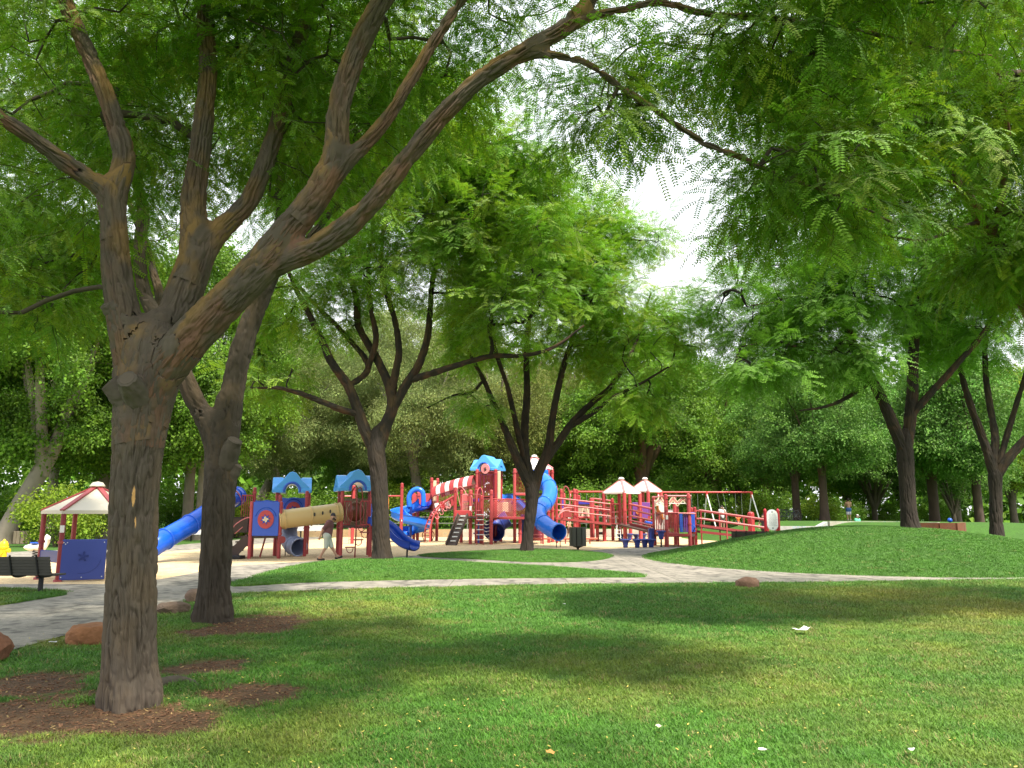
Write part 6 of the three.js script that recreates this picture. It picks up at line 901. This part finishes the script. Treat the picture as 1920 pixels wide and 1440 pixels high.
  for (const sd of [-1, 1]) { const e = skin([[hd[0] + sd * .035, hd[1] + .008, hd[2] + .088, hd[0] + sd * .037, hd[1] + .008, hd[2] + .09, .011, .011]], .006, .004); put('eye', e, HAIRD); } put('mouth', (() => { const g = new THREE.SphereGeometry(.02, 8, 6); g.scale(1.1, .3, .4); g.translate(hd[0], hd[1] - .068, hd[2] + .092); return g; })(), std(.38, .15, .12, .6));
  if (o.shoes) for (const [a, d] of [['lan', o.ltoe ?? [0, 0]], ['ran', o.rtoe ?? [0, 0]]]) { const t = toe(a, d); put('shoe', skin([[t[0], Math.max(.035, t[1] - .045), t[2] - .05, t[3], Math.max(.03, t[4] - .008), t[5] + .01, .045, .042]], .02, .01), o.shoes); }
  return T;
}
const shirtTile = grain(128, (u, v) => { const a = Math.sin(u * 6.283 * 8) > .4, b = Math.sin(v * 6.283 * 8) > .4, k = a !== b ? 1 : a ? .7 : 1.25; return [118 * k, 70 * k, 72 * k]; });
// the man walking to the right along the chips
{ const p = gd(613, 1051); person('bearded man in cap, maroon shirt and pale shorts walking past the tunnel', V(p.x, .012, p.z), Math.PI / 2, 1.0, { cell: .018, cap: std(.035, .03, .04, .8), beard: 1, shirt: std(.15, .062, .068, .8), shorts: std(.46, .50, .44, .8), shoes: std(.03, .022, .02, .7), hem: .95, sleeve: .9, skin: std(.42, .24, .16, .55), build: 1.02,
  pose: { hip: [0, .92, -.02], chest: [0, 1.27, .05], neck: [0, 1.44, .10], head: [0, 1.575, .18], lsh: [.18, 1.385, .03], rsh: [-.18, 1.385, .05], lel: [.22, 1.13, -.10], rel: [-.21, 1.13, -.14], lha: [.20, .92, -.12], rha: [-.16, .89, -.24], lkn: [.09, .49, .13], rkn: [-.09, .48, -.03], lan: [.09, .12, .36], ran: [-.09, .09, -.26] }, ltoe: [0, .06] }); }
// woman standing at the far swings, one hand to her face
{ const q = gp(1355, 61.3), p = V(q.x, height(q.x, q.z), q.z); person('long-haired woman in pale grey top standing before the swing beam', p, .1, 1.04, { hair: 'long', shirt: std(.66, .64, .66, .8), shorts: std(.08, .05, .055, .8), sleeve: .6, hem: .7, shoes: black, pose: { rel: [-.22, 1.14, .04], rha: [-.24, .92, .10], lel: [.26, 1.20, .12], lha: [.08, 1.53, .14] } }); }
{ const q = at(1384, 975, 61.6), p = V(q.x, 1.0, q.z); person('child in orange shirt sitting on a far swing', V(q.x, .62, q.z), 0, .62, { cap: std(.03, .03, .03, .8), shirt: std(.75, .13, .02, .7), shorts: std(.05, .055, .08, .8), shoes: std(.75, .75, .75, .6), pose: { hip: [0, .80, 0], lkn: [.1, .74, .38], rkn: [-.1, .74, .38], lan: [.1, .36, .46], ran: [-.1, .36, .46], chest: [0, 1.15, 0], neck: [0, 1.33, 0], head: [0, 1.48, .03], lsh: [.17, 1.28, 0], rsh: [-.17, 1.28, 0], lel: [.3, 1.3, .1], rel: [-.3, 1.3, .1], lha: [.36, 1.5, .1], rha: [-.36, 1.5, .1] } }); }
{ const q = at(1131, 968, 61.8); person('child in pale pink sitting on a far swing behind the ramp', V(q.x + .1, .55, q.z), Math.PI, .8, { hair: 1, shirt: std(.80, .52, .56, .8), shorts: std(.78, .55, .58, .8), hem: 1, shoes: std(.6, .6, .6, .6), pose: { hip: [0, .80, 0], lkn: [.1, .74, .38], rkn: [-.1, .74, .38], lan: [.1, .36, .46], ran: [-.1, .36, .46], chest: [0, 1.15, 0], neck: [0, 1.33, 0], head: [0, 1.48, .03], lsh: [.17, 1.28, 0], rsh: [-.17, 1.28, 0], lel: [.3, 1.3, .1], rel: [-.3, 1.3, .1], lha: [.36, 1.5, .1], rha: [-.36, 1.5, .1] } }); }
{ const q = gp(1067, 55); person('small shirtless child running under the ramp', V(q.x, PY, q.z), .7, .78, { hair: 1, shorts: std(.10, .05, .04, .8), skin: std(.46, .27, .16, .6), pose: { lkn: [.1, .52, .16], lan: [.1, .2, .02], rkn: [-.1, .48, -.02], ran: [-.1, .08, -.2], lel: [.26, 1.15, -.1], lha: [.2, 1.05, .12], rel: [-.26, 1.15, .08], rha: [-.22, 1.1, .28] } }); }
{ const q = gp(1433, 46.5), y = height(q.x, q.z); person('person in dark clothes leaning, mostly hidden by the information board post', V(q.x, y, q.z), -1.0, .98, { hair: 1, shirt: std(.04, .035, .04, .8), shorts: std(.04, .035, .04, .8), hem: 1, shoes: black, sleeve: .4, pose: { rel: [-.28, 1.2, .1], rha: [-.2, 1.0, .22] } }); }
{ const q = at(1592, 970, 63), y = height(q.x, q.z); person('shirtless person in blue and white swim shorts standing on the far lawn', V(q.x, y, q.z), Math.PI * .97, 1.0, { hair: 1, shorts: std(.07, .15, .42, .7), band: std(.75, .70, .80, .7), hem: .9, shoes: std(.7, .7, .7, .6), skin: std(.60, .33, .21, .55), pose: { lel: [.25, 1.15, .10], lha: [.10, 1.18, .28], rel: [-.25, 1.15, .10], rha: [-.08, 1.18, .28] } }); }
{ const q = at(1607, 975, 52.5); person('person in green shirt and white cap sitting below the plaza rim', V(q.x, .80, q.z), .5, .95, { cap: white, hair: 1, shirt: std(.12, .50, .30, .8), shorts: std(.05, .06, .12, .8), pose: { hip: [0, .12, 0], chest: [0, .46, .03], neck: [0, .63, .04], head: [0, .78, .07], lsh: [.18, .58, .02], rsh: [-.18, .58, .02], lel: [.24, .34, .1], rel: [-.24, .34, .1], lha: [.12, .2, .3], rha: [-.12, .2, .3], lkn: [.12, .18, .42], rkn: [-.12, .18, .42], lan: [.12, .08, .78], ran: [-.12, .08, .78] } }); }
{ const q = at(1571, 968, 66), y = height(q.x, q.z); single('cloth_bag', 'dark blue bag lying on the far lawn', 'bag', (() => { const g = new THREE.SphereGeometry(.3, 14, 10); g.scale(1.3, .75, .8); g.translate(q.x, y + .2, q.z); return g; })(), std(.02, .03, .09, .9), V(q.x, y, q.z)); }
{ // white spring rider behind the bench
  const c = gp(72, 27), T = thing('spring_rider', 'white animal spring rider behind the dark bench', 'spring rider', c), P = (x, y, z) => [c.x + x, c.y + y, c.z + z]; part(T, 'animal_body', skin([[...P(-.32, .56, 0), ...P(.2, .58, 0), .13, .15], [...P(.2, .6, 0), ...P(.34, .86, 0), .11, .09], [...P(.34, .88, 0), ...P(.52, .82, 0), .10, .06], [...P(.30, .94, .06), ...P(.28, 1.06, .08), .035, .015], [...P(.30, .94, -.06), ...P(.28, 1.06, -.08), .035, .015], [...P(-.38, .6, 0), ...P(-.5, .5, 0), .05, .02]], .02, .03), white); part(T, 'spring', pipe(Array.from({ length: 40 }, (_, k) => V(c.x + Math.cos(k * .9) * .1, k / 39 * .46, c.z + Math.sin(k * .9) * .1)), .018, 6, 160), black); part(T, 'saddle', bevelBox(V(c.x - .05, c.y + .72, c.z), .26, .05, .22, .02), blueP); part(T, 'handle', rod(V(c.x + .26, .86, c.z - .2), V(c.x + .26, .86, c.z + .2), .018, .018, 6), black);
}
// ---------------------------------------------------------------- grass blades, chips and fallen leaflets
function tuft(seed, n, spread, len, wid) { const R = rng(seed), T = new Tris(); for (let i = 0; i < n; i++) { const a = R() * 6.28, r = Math.sqrt(R()) * spread, b = V(Math.cos(a) * r, -.006, Math.sin(a) * r), h = len * (.55 + .75 * R()), lean = .25 + .8 * R(), la = R() * 6.28, d = V(Math.cos(la) * lean, 1, Math.sin(la) * lean).normalize(), s = V(-Math.sin(la + R()), 0, Math.cos(la + R())).multiplyScalar(wid * (.7 + .6 * R())), m = b.clone().addScaledVector(d, h * .55), t = m.clone().addScaledVector(d.clone().setY(d.y * .35).normalize(), h * .5), k = .8 + .4 * R(); T.quad(b.clone().sub(s), b.clone().add(s), m.clone().addScaledVector(s, .8), m.clone().addScaledVector(s, -.8), [k, k, k]); T.tri(m.clone().addScaledVector(s, -.8), m.clone().addScaledVector(s, .8), t, [k * 1.05, k * 1.05, k]); } return T.geo(); }
const bladeMat = new THREE.MeshPhysicalMaterial({ color: lin(1, 1, 1), vertexColors: true, roughness: .65, transmission: .25, thickness: 0, side: THREE.DoubleSide });
{
  const R = rng(301), root = new THREE.Group(); root.name = 'grass'; root.userData = { kind: 'stuff', label: 'short mown grass blades covering the lawns', category: 'grass' }; scene.add(root);
  const lots = [[], [], []], pathAt = (x, z) => { const D = -z; return false; };
  const pathPoly = [[-700, 1400], [-300, 1330], [-20, 1232], [130, 1190], [300, 1152], [360, 1122], [440, 1113], [700, 1104], [1000, 1097], [1250, 1094], [1500, 1092.5], [1920, 1086], [2500, 1082], [2500, 1030], [-700, 1030]].map((q) => { const g = gd(...q); return [g.x, g.z]; });
  const add = (x, z, y, s, lot) => { const c = [0, 0, 0]; lawnColor(x, z, c); lots[lot].push([x, y, z, s, c]); };
  const fill = (D0, D1, density, scale) => { const n = Math.round(density * (D1 - D0) * (D0 + D1) * .70); for (let i = 0; i < n; i++) { const D = Math.sqrt(lerp(D0 * D0, D1 * D1, R())), x = (R() * 2 - 1) * D * .70, z = -D; if (inside(pathPoly, x, z)) continue; const b = bareness(x, z); if (R() < b * 1.05 - .04) continue; if (noise(x * 5, z * 5, 3) < .22 && R() < .5) continue; add(x, z, height(x, z), scale * (.75 + .5 * R()) * (b > .1 ? .8 : 1), Math.floor(R() * 2)); } };
  fill(4.4, 8, 420, 1); fill(8, 13, 240, 1.2); fill(13, 21.5, 120, 1.55);
  for (let i = 0; i < 170; i++) { const c = gd(243, 1300), a = -1.2 + 3.2 * R() , r = .36 + .5 * R() * R(), x = c.x + Math.sin(a) * r, z = c.z + Math.cos(a) * r * .8; if (noise(x * 4, z * 4, 6) < .4) continue; lots[1].push([x, height(x, z), z, 1.2 + .6 * R(), [.09, .20, .012]]); }
  // mound and islands
  for (let i = 0; i < 26000; i++) { const a = R() * 6.283, r = Math.sqrt(R()), x = 14 + Math.cos(a) * r * 8.8, D = 30.3 + .13 * Math.max(0, x - 8) + Math.sin(a) * r * 9.7; if (x > D * .69 || Math.sin(a) * r > .55) continue; add(x, -D, height(x, -D), 1.7, 2); }
  for (const poly of islands) { let x0 = 1e9, x1 = -1e9, z0 = 1e9, z1 = -1e9; for (const [x, z] of poly) { x0 = Math.min(x0, x); x1 = Math.max(x1, x); z0 = Math.min(z0, z); z1 = Math.max(z1, z); } const n = Math.min(15000, (x1 - x0) * (z1 - z0) * 70); for (let i = 0; i < n; i++) { const x = lerp(x0, x1, R()), z = lerp(z0, z1, R()); if (inside(poly, x, z)) add(x, z, islandShape.get(poly)(x, z) - .004, 1.6, 2); } }
  const geos = [tuft(1, 34, .080, .036, .0024), tuft(2, 34, .085, .044, .0024), tuft(3, 26, .11, .034, .0030)];
  lots.forEach((l, k) => { const im = new THREE.InstancedMesh(geos[k], bladeMat, l.length); im.name = 'grass_blades'; im.userData = { kind: 'stuff' }; im.castShadow = im.receiveShadow = true; l.forEach(([x, y, z, s, c], i) => { M4.makeRotationY(R() * 6.28).scale(V(s, s * (.8 + .4 * R()), s)).setPosition(x, y, z); im.setMatrixAt(i, M4); const t = k === 2 ? 1.05 + .25 * R() : .95 + .45 * R(), dry = R() < (k === 2 ? .01 : .06) ? 1 : 0; TINT.setRGB(dry ? .30 : c[0] * t * (.9 + .25 * R()), dry ? .25 : c[1] * t, dry ? .09 : c[2] * t); im.setColorAt(i, TINT); }); root.add(im); });
  // wood chips on the bare earth
  const chips = new THREE.Group(); chips.name = 'mulch'; chips.userData = { kind: 'stuff', label: 'brown wood chips scattered on bare earth round the near trunks', category: 'mulch' }; scene.add(chips);
  const cl = []; for (const [cx, cz, rx, rz] of bare) { const n = Math.round(rx * rz * 1500); for (let i = 0; i < n; i++) { const x = cx + (R() * 2 - 1) * rx * 1.25, z = cz + (R() * 2 - 1) * rz * 1.25; if (R() > bareness(x, z)) continue; cl.push([x, z]); } }
  const cg = new THREE.BoxGeometry(.026, .005, .009), ci = new THREE.InstancedMesh(cg, std(1, 1, 1, .9), cl.length); ci.name = 'wood_chips'; ci.userData = { kind: 'stuff' }; ci.castShadow = ci.receiveShadow = true; const E = new THREE.Euler(), Q = new THREE.Quaternion(); cl.forEach(([x, z], i) => { E.set((R() - .5) * .8, R() * 6.28, (R() - .5) * .8); const s = .5 + 1.1 * R(); M4.compose(V(x, height(x, z) + .006, z), Q.setFromEuler(E), V(s, 1, s)); ci.setMatrixAt(i, M4); const k = R(), t = .6 + .8 * R(); TINT.setRGB(k < .07 ? .34 * t : .17 * t, k < .07 ? .23 * t : .085 * t, k < .07 ? .10 * t : .045 * t); ci.setColorAt(i, TINT); }); chips.add(ci);
  // yellow leaflets fallen on the lawn
  const lf = new THREE.Group(); lf.name = 'fallen_leaves'; lf.userData = { kind: 'stuff', label: 'tiny yellow leaflets fallen on lawn and chips', category: 'fallen leaves' }; scene.add(lf); const fg = new THREE.CircleGeometry(.008, 5); fg.scale(1.6, .7, 1); fg.rotateX(-Math.PI / 2); const fn = 900, fi = new THREE.InstancedMesh(fg, std(1, 1, 1, .8, 0, { side: THREE.DoubleSide }), fn); fi.name = 'leaflets'; fi.userData = { kind: 'stuff' };
  for (let i = 0; i < fn; i++) { const D = 4.5 + 10 * R() * R(), x = (R() * 2 - 1) * D * .68 - (R() < .5 ? 1.2 : 0), z = -D, on = inside(pathPoly, x, z); E.set((R() - .5) * .7, R() * 6.28, (R() - .5) * .7); M4.compose(V(x, on ? .02 : height(x, z) + (bareness(x, z) > .5 ? .014 : .03), z), Q.setFromEuler(E), V(1, 1, 1).multiplyScalar(.6 + .8 * R())); fi.setMatrixAt(i, M4); const t = .6 + .6 * R(); TINT.setRGB(.50 * t, .40 * t, .09 * t); fi.setColorAt(i, TINT); } lf.add(fi);
}
// sawn stubs and knobs on the near trunks
{
  const tree = scene.children.find((o) => o.name === 'honey_locust_tree'), tree2 = scene.children.find((o) => o.name === 'honey_locust_tree_001');
  const cutM = std(.105, .080, .060, .9); const stub = (T, a, b, ra, rb, seed) => { const m = part(T, 'sawn_stub', barkTube([{ p: a, r: ra }, { p: a.clone().lerp(b, .5), r: (ra + rb) / 2 }, { p: b, r: rb }], { step: .012, around: 40, furrow: .010, spacing: .03, seed, tone: [.088, .070, .054] }), barkMat), d = b.clone().sub(a).normalize(); part(m, 'cut_face', rod(b, b.clone().addScaledVector(d, .004), rb * .72, rb * .70, 20), cutM); };
  stub(tree, at(262, 768, 7.24), at(206, 716, 7.10), .17, .10, 3); stub(tree, at(262, 745, 7.15), at(238, 710, 6.90), .15, .09, 4); stub(tree, at(225, 590, 7.25), at(203, 566, 7.15), .13, .09, 6); stub(tree2, at(420, 870, 12.75), at(441, 825, 12.6), .20, .12, 5); stub(tree2, at(425, 905, 12.8), at(446, 872, 12.75), .15, .08, 8);
  // a root surfacing by the trunk
  part(tree, 'surface_root', barkTube([{ p: gd(283, 1290).setY(.0), r: .07 }, { p: gd(325, 1278).setY(.005), r: .055 }, { p: gd(350, 1276).setY(-.005), r: .04 }, { p: gd(385, 1295).setY(-.02), r: .018 }], { step: .015, around: 20, furrow: .008, spacing: .03, seed: 9, tone: [.088, .070, .054] }), barkMat);
}
renderer.render(scene, camera);
